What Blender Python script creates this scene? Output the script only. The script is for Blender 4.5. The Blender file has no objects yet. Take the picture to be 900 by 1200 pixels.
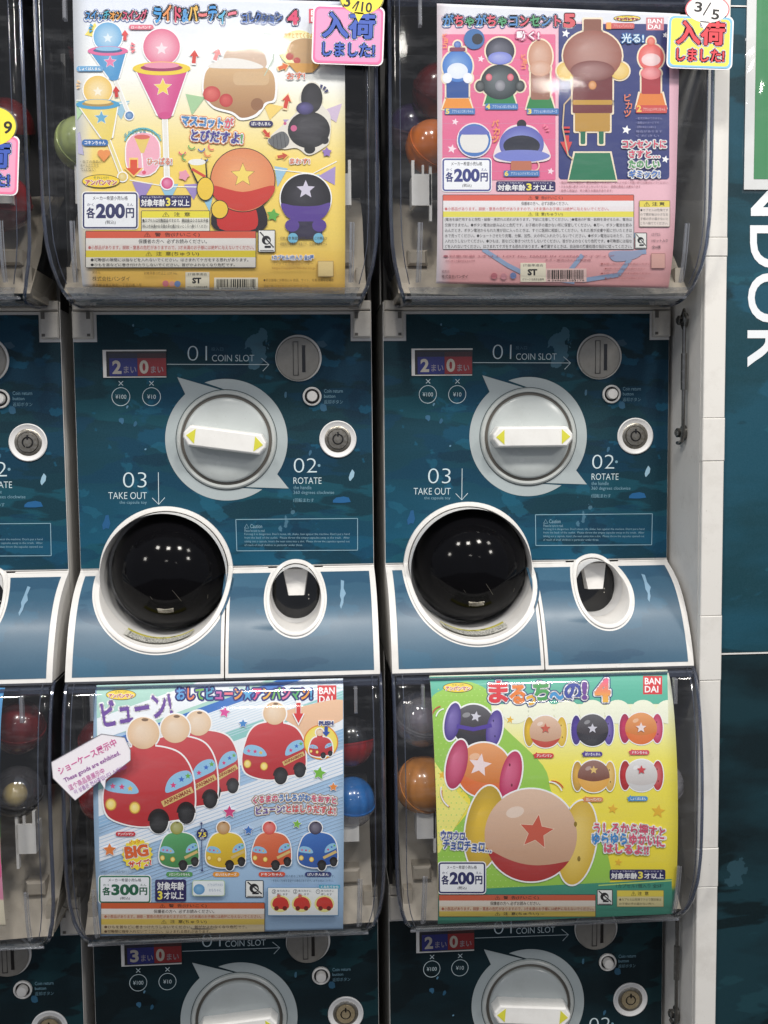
import bpy, math, random
import numpy as np
from mathutils import Vector, Matrix
from mathutils.geometry import tessellate_polygon

# ------------------------------------------------------------------ camera, world, lamps, exposure
S = 0.001                                   # the code is written in millimetres
SC = bpy.context.scene
COL = SC.collection
CAM = np.array([229.59, -1016.77, -118.56]); YAW, PIT, ROL, FPX = 0.06995, 0.07638, -0.010186, 1200.0

def cam_axes():
    cy, sy = math.cos(YAW), math.sin(YAW)
    f = np.array([sy*math.cos(PIT), cy*math.cos(PIT), -math.sin(PIT)])
    rt = np.array([cy, -sy, 0.0]); up = np.cross(rt, f)
    r1 = rt*math.cos(ROL)+up*math.sin(ROL); u1 = -rt*math.sin(ROL)+up*math.cos(ROL)
    return r1, u1, f
R1, U1, F1 = cam_axes()

cd = bpy.data.cameras.new('camera'); cam = bpy.data.objects.new('camera', cd); COL.objects.link(cam)
cd.sensor_fit = 'HORIZONTAL'; cd.sensor_width = 36.0; cd.lens = FPX/900*36.0
cd.clip_start = 0.02; cd.clip_end = 50
M = Matrix(((R1[0], U1[0], -F1[0]), (R1[1], U1[1], -F1[1]), (R1[2], U1[2], -F1[2])))
cam.matrix_world = Matrix.Translation(Vector(CAM*S)) @ M.to_4x4()
SC.camera = cam

w = bpy.data.worlds.new('World'); SC.world = w; w.use_nodes = True
bg = w.node_tree.nodes['Background']; bg.inputs[0].default_value = (0.80, 0.86, 1.0, 1); bg.inputs[1].default_value = 0.40
SC.view_settings.view_transform = 'Standard'; SC.view_settings.look = 'None'
SC.view_settings.exposure = 0.0; SC.view_settings.gamma = 1.0
SC.view_settings.use_curve_mapping = False
SC.cycles.transparent_max_bounces = 24; SC.cycles.max_bounces = 8
SC.cycles.caustics_reflective = False; SC.cycles.caustics_refractive = False

def ceiling_lamp(loc, sx, sy, power, color=(1.0, 0.95, 0.88), target=None, name='ceiling_lamp'):
    l = bpy.data.lights.new(name, 'AREA'); l.shape = 'RECTANGLE'; l.size = sx*S; l.size_y = sy*S
    l.energy = power; l.color = color
    o = bpy.data.objects.new(name, l); COL.objects.link(o); o.location = Vector(loc)*S
    if target is not None:
        d = (Vector(target)-Vector(loc))
        o.rotation_euler = d.to_track_quat('-Z', 'Y').to_euler()
    return o
LAMPS = [((-620, -1350, 1500), 220, 220, 13), ((120, -1500, 1500), 220, 220, 17), ((900, -1350, 1500), 220, 220, 19), ((1700, -1300, 1500), 220, 220, 7),
         ((-60, -4700, 1890), 420, 90, 5), ((1450, -4300, 1450), 190, 22, 0.9),
         ((-3200, -3000, 1800), 400, 400, 26), ((2600, -2600, 1500), 300, 300, 24)]
for loc, sx, sy, p in LAMPS:
    ceiling_lamp(loc, sx, sy, p, target=(250, 0, -200))

# ------------------------------------------------------------------ materials
def lin(c):
    return tuple((x/255/12.92) if x/255 <= 0.04045 else ((x/255+0.055)/1.055)**2.4 for x in c[:3])
def new_mat(name):
    m = bpy.data.materials.new(name); m.use_nodes = True
    return m, m.node_tree.nodes, m.node_tree.links, m.node_tree.nodes['Principled BSDF']
def mat(name, color, rough=0.5, metal=0.0, wear=0.06, coat=0.0, bump=0.0, scale=60.0, spec=0.5, grime=0.0):
    """plain procedural surface: base colour with fine mottling, uneven gloss"""
    m, n, l, b = new_mat(name)
    tc = n.new('ShaderNodeTexCoord'); nz = n.new('ShaderNodeTexNoise')
    nz.inputs['Scale'].default_value = scale; nz.inputs['Detail'].default_value = 5
    l.new(tc.outputs['Object'], nz.inputs['Vector'])
    mx = n.new('ShaderNodeMix'); mx.data_type = 'RGBA'
    c = color
    mx.inputs[6].default_value = (c[0]*(1-wear*2), c[1]*(1-wear*2.2), c[2]*(1-wear*2.6), 1)
    mx.inputs[7].default_value = (min(1, c[0]*(1+wear)), min(1, c[1]*(1+wear)), min(1, c[2]*(1+wear)), 1)
    l.new(nz.outputs['Fac'], mx.inputs[0]); colout = mx.outputs[2]
    if grime:
        n1 = n.new('ShaderNodeTexNoise'); n1.inputs['Scale'].default_value = 26; n1.inputs['Detail'].default_value = 9; n1.inputs['Roughness'].default_value = 0.72
        l.new(tc.outputs['Object'], n1.inputs['Vector'])
        r1 = n.new('ShaderNodeMapRange'); r1.inputs[1].default_value = 0.50; r1.inputs[2].default_value = 0.74; r1.inputs[4].default_value = grime; l.new(n1.outputs['Fac'], r1.inputs[0])
        n2 = n.new('ShaderNodeTexNoise'); n2.inputs['Scale'].default_value = 420; n2.inputs['Detail'].default_value = 2; l.new(tc.outputs['Object'], n2.inputs['Vector'])
        r2 = n.new('ShaderNodeMapRange'); r2.inputs[1].default_value = 0.69; r2.inputs[2].default_value = 0.73; r2.inputs[4].default_value = grime*1.2; l.new(n2.outputs['Fac'], r2.inputs[0])
        sm = n.new('ShaderNodeMath'); sm.operation = 'MAXIMUM'; l.new(r1.outputs[0], sm.inputs[0]); l.new(r2.outputs[0], sm.inputs[1])
        m3 = n.new('ShaderNodeMix'); m3.data_type = 'RGBA'; m3.inputs[7].default_value = (c[0]*0.35, c[1]*0.31, c[2]*0.26, 1)
        l.new(sm.outputs[0], m3.inputs[0]); l.new(colout, m3.inputs[6]); colout = m3.outputs[2]
    l.new(colout, b.inputs['Base Color'])
    mr = n.new('ShaderNodeMapRange'); mr.inputs[3].default_value = max(0.02, rough*0.8); mr.inputs[4].default_value = min(1, rough*1.25)
    l.new(nz.outputs['Fac'], mr.inputs[0]); l.new(mr.outputs[0], b.inputs['Roughness'])
    b.inputs['Metallic'].default_value = metal; b.inputs['Coat Weight'].default_value = coat
    b.inputs['Specular IOR Level'].default_value = spec
    if bump:
        bp = n.new('ShaderNodeBump'); bp.inputs['Strength'].default_value = bump; bp.inputs['Distance'].default_value = 0.0005
        l.new(nz.outputs['Fac'], bp.inputs['Height']); l.new(bp.outputs[0], b.inputs['Normal'])
    return m
def clear_mat(name, tint=(1, 1, 1), gloss_min=0.03, rough=0.04, body=0.0, body_col=(0.5, 0.5, 0.5), ior=1.45, scratch=0.0, fres=1.0):
    """clear plastic: transparent + fresnel reflection + a little body colour"""
    m = bpy.data.materials.new(name); m.use_nodes = True
    n = m.node_tree.nodes; l = m.node_tree.links; n.clear()
    out = n.new('ShaderNodeOutputMaterial'); tr = n.new('ShaderNodeBsdfTransparent'); tr.inputs[0].default_value = (*tint, 1)
    gl = n.new('ShaderNodeBsdfGlossy'); gl.inputs['Roughness'].default_value = rough
    df = n.new('ShaderNodeBsdfDiffuse'); df.inputs[0].default_value = (*body_col, 1)
    fr = n.new('ShaderNodeFresnel'); fr.inputs[0].default_value = ior
    ge = n.new('ShaderNodeNewGeometry'); io = n.new('ShaderNodeMapRange')          # thin sheet: the same reflection from either side
    io.inputs[3].default_value = ior; io.inputs[4].default_value = 1/ior; l.new(ge.outputs['Backfacing'], io.inputs[0]); l.new(io.outputs[0], fr.inputs[0])
    ad = n.new('ShaderNodeMath'); ad.operation = 'MULTIPLY_ADD'; ad.inputs[1].default_value = fres; ad.inputs[2].default_value = gloss_min
    l.new(fr.outputs[0], ad.inputs[0])
    m1 = n.new('ShaderNodeMixShader'); m1.inputs[0].default_value = body
    l.new(tr.outputs[0], m1.inputs[1]); l.new(df.outputs[0], m1.inputs[2])
    m2 = n.new('ShaderNodeMixShader')
    l.new(ad.outputs[0], m2.inputs[0]); l.new(m1.outputs[0], m2.inputs[1]); l.new(gl.outputs[0], m2.inputs[2])
    if scratch:
        tc = n.new('ShaderNodeTexCoord'); nz = n.new('ShaderNodeTexNoise'); mp = n.new('ShaderNodeMapping')
        mp.inputs['Scale'].default_value = (5, 5, 22)
        nz.inputs['Scale'].default_value = 3; nz.inputs['Detail'].default_value = 6; nz.inputs['Roughness'].default_value = 0.75
        l.new(tc.outputs['Object'], mp.inputs[0]); l.new(mp.outputs[0], nz.inputs['Vector'])
        mr = n.new('ShaderNodeMapRange'); mr.inputs[1].default_value = 0.5; mr.inputs[2].default_value = 0.8
        mr.inputs[3].default_value = body; mr.inputs[4].default_value = body+scratch
        l.new(nz.outputs['Fac'], mr.inputs[0]); l.new(mr.outputs[0], m1.inputs[0])
        bp = n.new('ShaderNodeBump'); bp.inputs['Strength'].default_value = 0.25; bp.inputs['Distance'].default_value = 0.002
        nz2 = n.new('ShaderNodeTexNoise'); nz2.inputs['Scale'].default_value = 9; nz2.inputs['Detail'].default_value = 3
        l.new(tc.outputs['Object'], nz2.inputs['Vector']); l.new(nz2.outputs['Fac'], bp.inputs['Height'])
        l.new(bp.outputs[0], gl.inputs['Normal'])
    l.new(m2.outputs[0], out.inputs[0])
    return m
def watercolour(name, seed, cols, spots=True, gloss=(0.42, 0.6, 0.22), grad=None):
    """printed artwork: horizontal brush blots in layered flat tones (a print, in object space)"""
    m, n, l, b = new_mat(name)
    tc = n.new('ShaderNodeTexCoord')
    prev = None
    def noise(scale, vec_scale, off, detail=4, rough=0.55, dist=0.0):
        mp = n.new('ShaderNodeMapping'); mp.inputs['Scale'].default_value = vec_scale; mp.inputs['Location'].default_value = off
        l.new(tc.outputs['Object'], mp.inputs[0])
        nz = n.new('ShaderNodeTexNoise'); nz.inputs['Scale'].default_value = scale; nz.inputs['Detail'].default_value = detail
        nz.inputs['Roughness'].default_value = rough; nz.inputs['Distortion'].default_value = dist
        l.new(mp.outputs[0], nz.inputs['Vector']); return nz.outputs['Fac']
    def step(fac, a, bb):
        mr = n.new('ShaderNodeMapRange'); mr.inputs[1].default_value = a; mr.inputs[2].default_value = bb
        l.new(fac, mr.inputs[0]); return mr.outputs[0]
    def mix(fac, A, B, strength=1.0):
        mx = n.new('ShaderNodeMix'); mx.data_type = 'RGBA'
        if strength != 1.0:
            mu = n.new('ShaderNodeMath'); mu.operation = 'MULTIPLY'; mu.inputs[1].default_value = strength
            l.new(fac, mu.inputs[0]); fac = mu.outputs[0]
        l.new(fac, mx.inputs[0])
        for s, v in ((6, A), (7, B)):
            if isinstance(v, tuple): mx.inputs[s].default_value = (*v, 1)
            else: l.new(v, mx.inputs[s])
        return mx.outputs[2]
    c = None
    if grad:                                   # base colour runs from dark teal at the top to blue below
        sp = n.new('ShaderNodeSeparateXYZ'); l.new(tc.outputs['Object'], sp.inputs[0])
        nz = noise(1.0, (6, 1, 16), (seed, 0, 3), 4)
        ad = n.new('ShaderNodeMath'); ad.operation = 'MULTIPLY_ADD'; ad.inputs[1].default_value = 0.16; l.new(nz, ad.inputs[0]); l.new(sp.outputs['Z'], ad.inputs[2])
        mr = n.new('ShaderNodeMapRange'); mr.inputs[1].default_value = grad[0]; mr.inputs[2].default_value = grad[1]
        l.new(ad.outputs[0], mr.inputs[0])
        c = mix(mr.outputs[0], cols[0], cols[1])
    else:
        c = mix(step(noise(1.0, (5, 1, 14), (seed, 0, 1), 4), 0.42, 0.58), cols[0], cols[1])
    for k, (cc, th, st, vs) in enumerate(cols[2]):
        f = step(noise(1.0, vs, (seed*1.7+k*3.1, k*2.2, seed+k*5.3), 5, 0.5, 0.25), th, th+0.018)
        c = mix(f, c, cc, st)
    if spots:
        mp = n.new('ShaderNodeMapping'); mp.inputs['Scale'].default_value = (24, 1, 15); mp.inputs['Location'].default_value = (seed, 0, seed)
        nzd = noise(1.0, (60, 1, 60), (seed, 0, 0), 3)
        l.new(tc.outputs['Object'], mp.inputs[0])
        vm = n.new('ShaderNodeVectorMath'); vm.operation = 'MULTIPLY_ADD'; vm.inputs[1].default_value = (0.9, 0, 0.9)
        cb = n.new('ShaderNodeCombineXYZ'); l.new(nzd, cb.inputs[0]); l.new(nzd, cb.inputs[2]); l.new(cb.outputs[0], vm.inputs[0]); l.new(mp.outputs[0], vm.inputs[2])
        vo = n.new('ShaderNodeTexVoronoi'); vo.inputs['Scale'].default_value = 1.0; l.new(vm.outputs[0], vo.inputs['Vector'])
        sc = n.new('ShaderNodeSeparateColor'); l.new(vo.outputs['Color'], sc.inputs[0])
        m2 = n.new('ShaderNodeMapRange'); m2.inputs[1].default_value = 0.5; m2.inputs[2].default_value = 1.0; m2.inputs[3].default_value = 0.0; m2.inputs[4].default_value = 0.30
        l.new(sc.outputs[0], m2.inputs[0])
        lt = n.new('ShaderNodeMath'); lt.operation = 'LESS_THAN'; l.new(vo.outputs['Distance'], lt.inputs[0]); l.new(m2.outputs[0], lt.inputs[1])
        c = mix(lt.outputs[0], c, cols[3], 0.35)
    gr = noise(1.0, (700, 700, 700), (0, 0, 0), 2)
    c = mix(step(gr, 0.3, 0.8), c, cols[3], 0.05)
    l.new(c, b.inputs['Base Color'])
    rr = noise(1.0, (30, 30, 30), (9, 0, 0), 4)
    m3 = n.new('ShaderNodeMapRange'); m3.inputs[3].default_value = gloss[0]; m3.inputs[4].default_value = gloss[1]; b.inputs['Specular IOR Level'].default_value = gloss[2]
    l.new(rr, m3.inputs[0]); l.new(m3.outputs[0], b.inputs['Roughness'])
    return m

MW = mat('white_plastic', (0.78, 0.77, 0.75), 0.35, wear=0.03, grime=0.22)
MW2 = mat('cream_plastic', (0.62, 0.59, 0.54), 0.45, wear=0.05, grime=0.3)
MCUP = mat('cup_plastic', (0.74, 0.74, 0.74), 0.4, wear=0.02)
MSIDE = mat('side_metal', (0.66, 0.65, 0.63), 0.45, wear=0.04, scale=8, grime=0.25)
MBLK = mat('black_plastic', (0.006, 0.006, 0.007), 0.08, wear=0.1, coat=0.3)
MDOME = mat('smoked_dome', (0.004, 0.004, 0.005), 0.09, wear=0.1, spec=0.12)
MDARK = mat('dark_interior', (0.022, 0.021, 0.023), 0.6, wear=0.3, scale=14)
MHOP = mat('hopper_plastic', (0.46, 0.41, 0.34), 0.5, wear=0.12, scale=12, grime=0.3)
MGAP = mat('gap_shadow_metal', (0.10, 0.10, 0.10), 0.6)
MGUIDE = mat('guide_plastic', (0.75, 0.74, 0.72), 0.4)
MKNOB = mat('knob_disc_plastic', (0.48, 0.52, 0.52), 0.25, wear=0.02, grime=0.12)
MBEZ = mat('bezel_plastic', (0.50, 0.53, 0.52), 0.35, wear=0.03)
MGROOVE = mat('groove_rubber', (0.13, 0.12, 0.105), 0.5)
MBAR = mat('handle_plastic', (0.85, 0.85, 0.83), 0.3, wear=0.02, grime=0.14)
MYEL = mat('yellow_print', (0.68, 0.66, 0.06), 0.4)
MSLOT = mat('slot_metal', (0.28, 0.27, 0.25), 0.42, metal=0.35, wear=0.10, scale=200, bump=0.2)
MLOCK = mat('lock_steel', (0.32, 0.31, 0.29), 0.3, metal=0.8, wear=0.3, scale=400, bump=0.4)
MBRASS = mat('lock_brass', (0.50, 0.42, 0.28), 0.3, metal=0.5, wear=0.2, scale=300)
MSTEEL = mat('latch_steel', (0.22, 0.22, 0.22), 0.25, metal=0.9, wear=0.2, scale=200)
MPOST = mat('post_plastic', (0.76, 0.745, 0.71), 0.4, wear=0.03, scale=10, grime=0.22)
MHEAD = mat('header_plastic', (0.02, 0.022, 0.03), 0.3)
MCOVER = clear_mat('clear_cover', (0.94, 0.95, 0.96), 0.012, 0.06, body=0.012, body_col=(0.6, 0.62, 0.66), scratch=0.07, fres=0.9)
MEDGE = clear_mat('cover_edge_plastic', (0.42, 0.47, 0.60), 0.10, 0.10, body=0.22, body_col=(0.16, 0.19, 0.28))
MTAB = clear_mat('clear_tab_plastic', (0.85, 0.87, 0.9), 0.10, 0.10, body=0.16, body_col=(0.8, 0.8, 0.85))
MWIN = clear_mat('counter_glass', (0.95, 0.95, 0.96), 0.0, 0.08, fres=0.6)
MBAND = clear_mat('frosted_lip_sheen', (0.9, 0.92, 0.95), 0.06, 0.16, body=0.30, body_col=(0.62, 0.64, 0.66), scratch=0.3)  # pale body colour stands in for light caught on the lip
MSLEEVE = clear_mat('clear_sleeve', (0.97, 0.98, 0.98), 0.03, 0.05, body=0.0, body_col=(0.8, 0.8, 0.8), scratch=0.04)
NV = (0.0035, 0.030, 0.048)
ART = watercolour('panel_artwork', 2.3, ((0.006, 0.076, 0.138), (0.004, 0.032, 0.045),
      [((0.0065, 0.070, 0.098), 0.53, 0.65, (5, 1, 15)), ((0.0025, 0.020, 0.032), 0.56, 0.7, (6, 1, 22)), ((0.006, 0.075, 0.15), 0.57, 0.5, (8, 1, 19)), ((0.003, 0.040, 0.085), 0.55, 0.6, (12, 1, 42)), ((0.012, 0.11, 0.18), 0.63, 0.5, (26, 1, 36)), ((0.002, 0.020, 0.045), 0.61, 0.55, (14, 1, 30)), ((0.010, 0.12, 0.22), 0.66, 0.4, (40, 1, 50))], (0.16, 0.33, 0.45)), grad=(-0.17, -0.02))
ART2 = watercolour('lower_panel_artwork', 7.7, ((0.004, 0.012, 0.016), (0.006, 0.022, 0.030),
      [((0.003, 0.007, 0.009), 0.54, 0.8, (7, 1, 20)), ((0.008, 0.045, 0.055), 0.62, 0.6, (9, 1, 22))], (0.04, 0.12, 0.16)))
FART = watercolour('chute_artwork', 4.1, ((0.045, 0.118, 0.19), (0.036, 0.10, 0.165),
      [((0.034, 0.13, 0.22), 0.58, 0.5, (14, 1, 26)), ((0.016, 0.06, 0.12), 0.60, 0.5, (10, 1, 30))], (0.20, 0.36, 0.46)), gloss=(0.30, 0.42, 0.6))  # base tone lightened so the colour carries part of the bulge's sheen
WART = watercolour('wall_artwork', 6.4, ((0.007, 0.045, 0.062), (0.010, 0.065, 0.100),
      [((0.004, 0.024, 0.034), 0.55, 0.8, (4, 1, 16)), ((0.013, 0.085, 0.14), 0.60, 0.6, (6, 1, 14)), ((0.016, 0.10, 0.14), 0.64, 0.5, (14, 1, 26))], (0.14, 0.30, 0.42)))
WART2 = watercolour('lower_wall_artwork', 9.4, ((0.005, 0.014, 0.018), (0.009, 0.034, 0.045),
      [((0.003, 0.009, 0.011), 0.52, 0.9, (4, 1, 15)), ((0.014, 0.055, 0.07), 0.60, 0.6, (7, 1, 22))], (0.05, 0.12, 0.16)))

def print_mat(name, rough, coat=0.0):
    m, n, l, b = new_mat(name)
    a = n.new('ShaderNodeAttribute'); a.attribute_name = 'Col'
    tc = n.new('ShaderNodeTexCoord'); nz = n.new('ShaderNodeTexNoise'); nz.inputs['Scale'].default_value = 900; nz.inputs['Detail'].default_value = 2
    l.new(tc.outputs['Object'], nz.inputs['Vector'])
    mr = n.new('ShaderNodeMapRange'); mr.inputs[3].default_value = 0.93; mr.inputs[4].default_value = 1.05; l.new(nz.outputs['Fac'], mr.inputs[0])
    vm = n.new('ShaderNodeVectorMath'); vm.operation = 'SCALE'; l.new(a.outputs['Color'], vm.inputs[0]); l.new(mr.outputs[0], vm.inputs['Scale'])
    l.new(vm.outputs[0], b.inputs['Base Color'])
    b.inputs['Roughness'].default_value = rough; b.inputs['Coat Weight'].default_value = coat
    return m
MPRINT = print_mat('printed_paper', 0.55)
MINK = print_mat('printed_ink', 0.5)

# ------------------------------------------------------------------ mesh helpers
def link_mesh(name, verts, faces, m, parent=None, smooth=False, colors=None, mats=None, midx=None):
    me = bpy.data.meshes.new(name)
    me.from_pydata([tuple(float(c)*S for c in v) for v in verts], [], faces)
    if mats:
        for q in mats: me.materials.append(q)
        me.polygons.foreach_set('material_index', midx)
    else: me.materials.append(m)
    if smooth: me.polygons.foreach_set('use_smooth', [True]*len(me.polygons))
    if colors is not None:
        at = me.color_attributes.new('Col', 'FLOAT_COLOR', 'POINT')
        at.data.foreach_set('color', np.asarray(colors, dtype=np.float32).ravel())
    me.update()
    o = bpy.data.objects.new(name, me); COL.objects.link(o)
    if parent is not None: o.parent = parent
    return o
class MB:
    def __init__(s): s.v = []; s.f = []; s.m = []
    def add(s, vs, fs, mi=0):
        k = len(s.v); s.v += [tuple(v) for v in vs]; s.f += [tuple(i+k for i in f) for f in fs]; s.m += [mi]*len(fs)
    def box(s, x0, x1, y0, y1, z0, z1, mi=0, ch=0.0):
        """box; ch chamfers the four edges of its front (low y) face"""
        if ch:
            vs = [(x0, y1, z0), (x1, y1, z0), (x1, y1, z1), (x0, y1, z1),
                  (x0, y0+ch, z0), (x1, y0+ch, z0), (x1, y0+ch, z1), (x0, y0+ch, z1),
                  (x0+ch, y0, z0+ch), (x1-ch, y0, z0+ch), (x1-ch, y0, z1-ch), (x0+ch, y0, z1-ch)]
            fs = [(0, 1, 2, 3)]
            for a in (0, 4):
                for i in range(4): j = (i+1) % 4; fs.append((a+i, a+4+i, a+4+j, a+j))
            fs.append((11, 10, 9, 8))
        else:
            vs = [(x, y, z) for x in (x0, x1) for y in (y0, y1) for z in (z0, z1)]
            fs = [(0, 1, 3, 2), (4, 6, 7, 5), (0, 4, 5, 1), (2, 3, 7, 6), (0, 2, 6, 4), (1, 5, 7, 3)]
        s.add(vs, fs, mi)
    def rev(s, cx, cz, rings, n=48, mi=0, cap0=False, cap1=False):
        """surface of revolution about a Y axis; rings = [(r, y), ...]"""
        vs = []; fs = []
        for r, y in rings:
            for i in range(n):
                a = 2*math.pi*i/n; vs.append((cx+r*math.cos(a), y, cz+r*math.sin(a)))
        for k in range(len(rings)-1):
            for i in range(n):
                j = (i+1) % n; fs.append((k*n+i, k*n+j, (k+1)*n+j, (k+1)*n+i))
        if cap0: fs.append(tuple(range(n)))
        if cap1: fs.append(tuple((len(rings)-1)*n+i for i in reversed(range(n))))
        s.add(vs, fs, mi)
    def tube(s, pts, r, n=8, mi=0, cap=True):
        pts = [Vector(p) for p in pts]; vs = []; fs = []
        for i, p in enumerate(pts):
            t = (pts[min(i+1, len(pts)-1)]-pts[max(i-1, 0)]).normalized()
            a = t.orthogonal().normalized() if i == 0 else (a - t*a.dot(t)).normalized()
            b = t.cross(a)
            rr = r[i] if isinstance(r, (list, tuple)) else r
            for k in range(n):
                q = 2*math.pi*k/n; vs.append(tuple(p+a*rr*math.cos(q)+b*rr*math.sin(q)))
        for i in range(len(pts)-1):
            for k in range(n):
                j = (k+1) % n; fs.append((i*n+k, i*n+j, (i+1)*n+j, (i+1)*n+k))
        if cap: fs.append(tuple(reversed(range(n)))); fs.append(tuple((len(pts)-1)*n+k for k in range(n)))
        s.add(vs, fs, mi)
    def obj(s, name, m, parent=None, smooth=False):
        if isinstance(m, (list, tuple)): o = link_mesh(name, s.v, s.f, None, parent, smooth, mats=m, midx=s.m)
        else: o = link_mesh(name, s.v, s.f, m, parent, smooth)
        if smooth:
            o.data.set_sharp_from_angle(angle=math.radians(38)) if hasattr(o.data, 'set_sharp_from_angle') else None
        return o
def empty(name, loc=(0, 0, 0), label=None, cat=None, group=None):
    o = bpy.data.objects.new(name, None); COL.objects.link(o); o.location = Vector(loc)*S; o.empty_display_size = 0.02
    if label: o['label'] = label
    if cat: o['category'] = cat
    if group: o['group'] = group
    return o
def tag(o, label=None, cat=None, group=None, kind=None):
    for k, v in (('label', label), ('category', cat), ('group', group), ('kind', kind)):
        if v: o[k] = v
    return o
def copy_tree(o, parent=None):
    c = o.copy(); COL.objects.link(c)
    if parent is not None: c.parent = parent
    for ch in list(o.children): copy_tree(ch, c)
    return c

# ------------------------------------------------------------------ flat drawing mapped on surfaces
def clip_half(poly, cols, a, upper):
    """keep the part of a convex polygon with y >= a (upper) or y <= a"""
    out = []; oc = []
    n = len(poly)
    for i in range(n):
        p, q = poly[i], poly[(i+1) % n]; cp, cq = cols[i], cols[(i+1) % n]
        ip = (p[1] >= a) if upper else (p[1] <= a); iq = (q[1] >= a) if upper else (q[1] <= a)
        if ip: out.append(p); oc.append(cp)
        if ip != iq:
            t = (a-p[1])/(q[1]-p[1]); out.append((p[0]+t*(q[0]-p[0]), a)); oc.append(tuple(cp[k]+t*(cq[k]-cp[k]) for k in range(3)))
    return out, oc
def clip_convex(poly, cols, quad):
    for i in range(len(quad)):
        (ax, ay), (bx, by) = quad[i], quad[(i+1) % len(quad)]
        D = [(bx-ax)*(p[1]-ay)-(by-ay)*(p[0]-ax) for p in poly]
        out = []; oc = []; n = len(poly)
        for k in range(n):
            m = (k+1) % n
            if D[k] >= 0: out.append(poly[k]); oc.append(cols[k])
            if (D[k] >= 0) != (D[m] >= 0):
                t = D[k]/(D[k]-D[m]); p, q = poly[k], poly[m]
                out.append((p[0]+t*(q[0]-p[0]), p[1]+t*(q[1]-p[1]))); oc.append(tuple(cols[k][j]+t*(cols[m][j]-cols[k][j]) for j in range(3)))
        poly, cols = out, oc
        if len(poly) < 3: return [], []
    return poly, cols
_glyphs = {}
_tc = bpy.data.curves.new('lettering_source', 'FONT'); _to = bpy.data.objects.new('lettering_source', _tc); COL.objects.link(_to)
def glyphs(s, bold=0.0, res=2):
    k = (s, bold, res)
    if k not in _glyphs:
        _tc.body = s; _tc.offset = bold; _tc.resolution_u = res
        bpy.context.view_layer.update()
        dg = bpy.context.evaluated_depsgraph_get()
        me = bpy.data.meshes.new_from_object(_to.evaluated_get(dg))
        v = np.array([(p.co[0], p.co[1]) for p in me.vertices]).reshape(-1, 2)
        f = [tuple(p.vertices) for p in me.polygons]
        bpy.data.meshes.remove(me); _glyphs[k] = (v, f)
    return _glyphs[k]
_measure = {}
def advance(ch, bold=0.0):
    """advance width of one character in em"""
    if ch not in _measure:
        v1, _ = glyphs('I'+ch+'I', 0.0); v0, _ = glyphs('II', 0.0)
        _measure[ch] = (v1[:, 0].max()-v1[:, 0].min())-(v0[:, 0].max()-v0[:, 0].min())
    return _measure[ch]

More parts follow.
